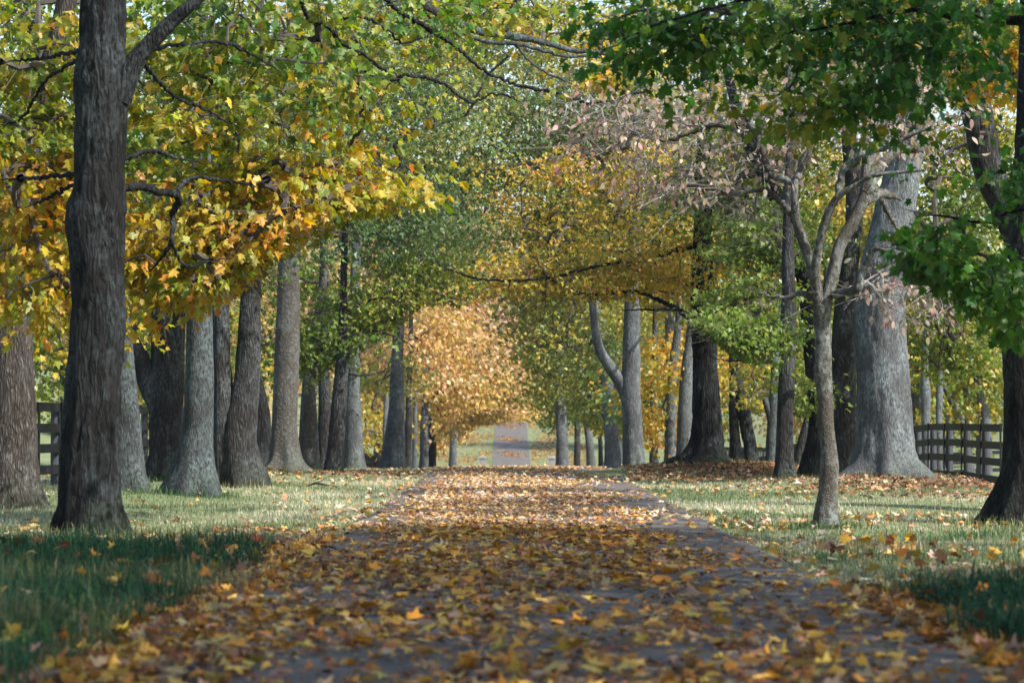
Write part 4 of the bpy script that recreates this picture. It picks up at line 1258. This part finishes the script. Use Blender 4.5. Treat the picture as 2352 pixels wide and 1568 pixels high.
# ------------------------------------------------------------------ fallen leaves
def litter(n, region, dens, size, T, lift=.01, tilt=.35, palette='litter', tone=(.5, .28), onroad=False):
    x = rng.uniform(region[0], region[1], n)
    y = rng.uniform(region[2], region[3], n)
    k = rng.random(n) < dens(x, y)
    x, y = x[k], y[k]
    n = len(x)
    z = g(x, y)
    inroad = (x > -1.56) & (x < 2.1)
    z = np.where(inroad, road_z(y) + .045, z) + lift + rng.random(n) * .03
    pos = np.stack([x, y, z], 1)
    a = rng.random(n) * 6.283
    ax = np.stack([np.cos(a), np.sin(a), rng.normal(0, tilt * .6, n)], 1)
    nr = np.stack([rng.normal(0, tilt, n), rng.normal(0, tilt, n), np.ones(n)], 1)
    t = tone[0] + rng.normal(0, tone[1], n)
    col = jitter(pal(PAL[palette], np.mod(np.abs(t), 1)), .2)
    add_leaves(LM, T, pos, ax, nr, size * (.55 + .65 * rng.random(n)), col, curl=.4)


def road_d(x, y):
    p = np.stack([x, y, x * 0], 1)
    patch = smooth(.25, .6, fbm(p * [1.6, .55, 1], .8, 3))
    edge_r = 1 - (.6 + .28 * smooth(16, 24, y)) * smooth(1.1, 1.6, x + .7 * (vnoise(p, .6) - .5))
    edge_l = 1 - .82 * smooth(-.95, -1.35, x + .25 * (vnoise(p, .7) - .5)) * smooth(20, 27, y)
    far = 1 - .35 * smooth(40, 62, y)
    return np.where((x > -1.55) & (x < 2.08), (.3 + .7 * patch) * edge_r * edge_l * far, 0)


def verge_d(x, y):
    p = np.stack([x, y, x * 0], 1)
    cl = .25 + .75 * smooth(.35, .65, fbm(p, .7, 3))
    dl = np.maximum(-1.56 - x, 0)
    dr = np.maximum(x - 2.1, 0)
    wl = np.exp(-dl / 1.3) * (1 - smooth(27, 38, y)) * 1.0 + .35 * np.exp(-dl / .6) * (1 - .6 * smooth(40, 60, y)) + .5 * np.exp(-((y - 27) / 4.) ** 2)
    wr = .9 * np.exp(-dr / .25) * (1 - smooth(26, 34, y)) + .55 * np.exp(-((y - 22.5) / 3.2) ** 2) + .4 * np.exp(-((y - 32) / 3.) ** 2)
    base = .045
    for mx, my, mh, mr in MOUNDS[:2]:
        base = base + .9 * np.exp(-(((x - mx) / (mr * 1.5)) ** 2 + ((y - my + 2) / 3.2) ** 2))
    base = base + .45 * np.exp(-((y - 60) / 6.) ** 2) * (x < 0)
    w = np.where(x < 0, wl, wr) + base
    return np.where((x < -1.55) | (x > 2.09), np.clip(w * cl, 0, 1), 0)


LM = MB()
litter(10500, (-1.6, 2.1, 10, 30), road_d, .078, T_MAPLE, lift=.004, tilt=.2, tone=(.36, .4))
litter(2600, (-1.6, 2.1, 10, 30), road_d, .108, T_MAPLE, lift=.012, tilt=.3, tone=(.45, .14))
litter(9000, (-1.6, 2.1, 10, 40), road_d, .035, T_MID, lift=.002, tilt=.25, tone=(.15, .2))
litter(18000, (-1.6, 2.1, 28, 67), road_d, .09, T_STAR, lift=.004, tilt=.25, palette='sunlit_litter', tone=(.5, .3))
litter(16000, (-3.2, -1.5, 10.5, 27), lambda x, y: np.where(x < -1.56, np.exp(-np.maximum(-1.75 - x, 0) / .35) * .6 + .05, 0), .105, T_MAPLE, lift=.03, tilt=.6, tone=(.4, .3))
litter(7000, (2.05, 4.6, 10.5, 19.5), lambda x, y: np.where(x > 2.1, np.exp(-np.maximum(x - 2.35, 0) / .3) * .6 + .04, 0), .105, T_MAPLE, lift=.03, tilt=.6, tone=(.4, .3))
litter(650, (-4.8, 4.8, 11, 26), lambda x, y: (x < -2) | (x > 2.4), .11, T_MAPLE, lift=.12, tilt=.9, tone=(.4, .25))
litter(42000, (-9, 13, 20, 75), verge_d, .1, T_STAR, lift=.03, tilt=.5, palette='sunlit_litter', tone=(.45, .32))
litter(5000, (-1.6, 2.1, 280, 352), lambda x, y: np.exp(-((x - .2) / 1.0) ** 2) * smooth(.1, .9, np.sin(y * .3 + x * .4)), .2, T_MID, lift=.02, tone=(.25, .2))
litter(16000, (-7, 8.5, 255, 350), lambda x, y: np.where((x < -1.7) | (x > 2.3), .15 + .85 * smooth(.45, .6, fbm(np.stack([x * .5, y * .12, x * 0], 1), 1.0, 2)), 0), .24, T_MID, lift=.04, tone=(.22, .2))
for mx, my, w_, n_ in ((4.6, 56.5, 2.2, 9000), (6.9, 48.2, 1.9, 7000), (-5.0, 58, 2.6, 5000), (6.5, 42.5, 1.4, 1800)):
    litter(n_, (mx - 3.4, mx + 3.4, my - 3.5, my + 3.5), lambda x, y: np.exp(-((x - mx) / w_) ** 2 - ((y - my) / (w_ * .9)) ** 2) * ((x > 2.2) | (x < -1.7)), .1, T_STAR, lift=.04, tilt=.5, palette='mound', tone=(.4, .3))
tag(LM.build('fallen_leaves', LITTER), kind='stuff')

# ------------------------------------------------------------------ the air
hm = bpy.data.materials.new('autumn_air')
hm.use_nodes = True
hn = hm.node_tree
hn.nodes.clear()
ho = hn.nodes.new('ShaderNodeOutputMaterial')
pv = hn.nodes.new('ShaderNodeVolumePrincipled')
pv.inputs['Color'].default_value = (.82, .87, .95, 1)
pv.inputs['Density'].default_value = .00016
pv.inputs['Anisotropy'].default_value = .3
hn.links.new(pv.outputs[0], ho.inputs['Volume'])
m = MB()
m.box((-720, -70, -9), (720, 1420, 70))
tag(m.build('haze', hm), kind='stuff')
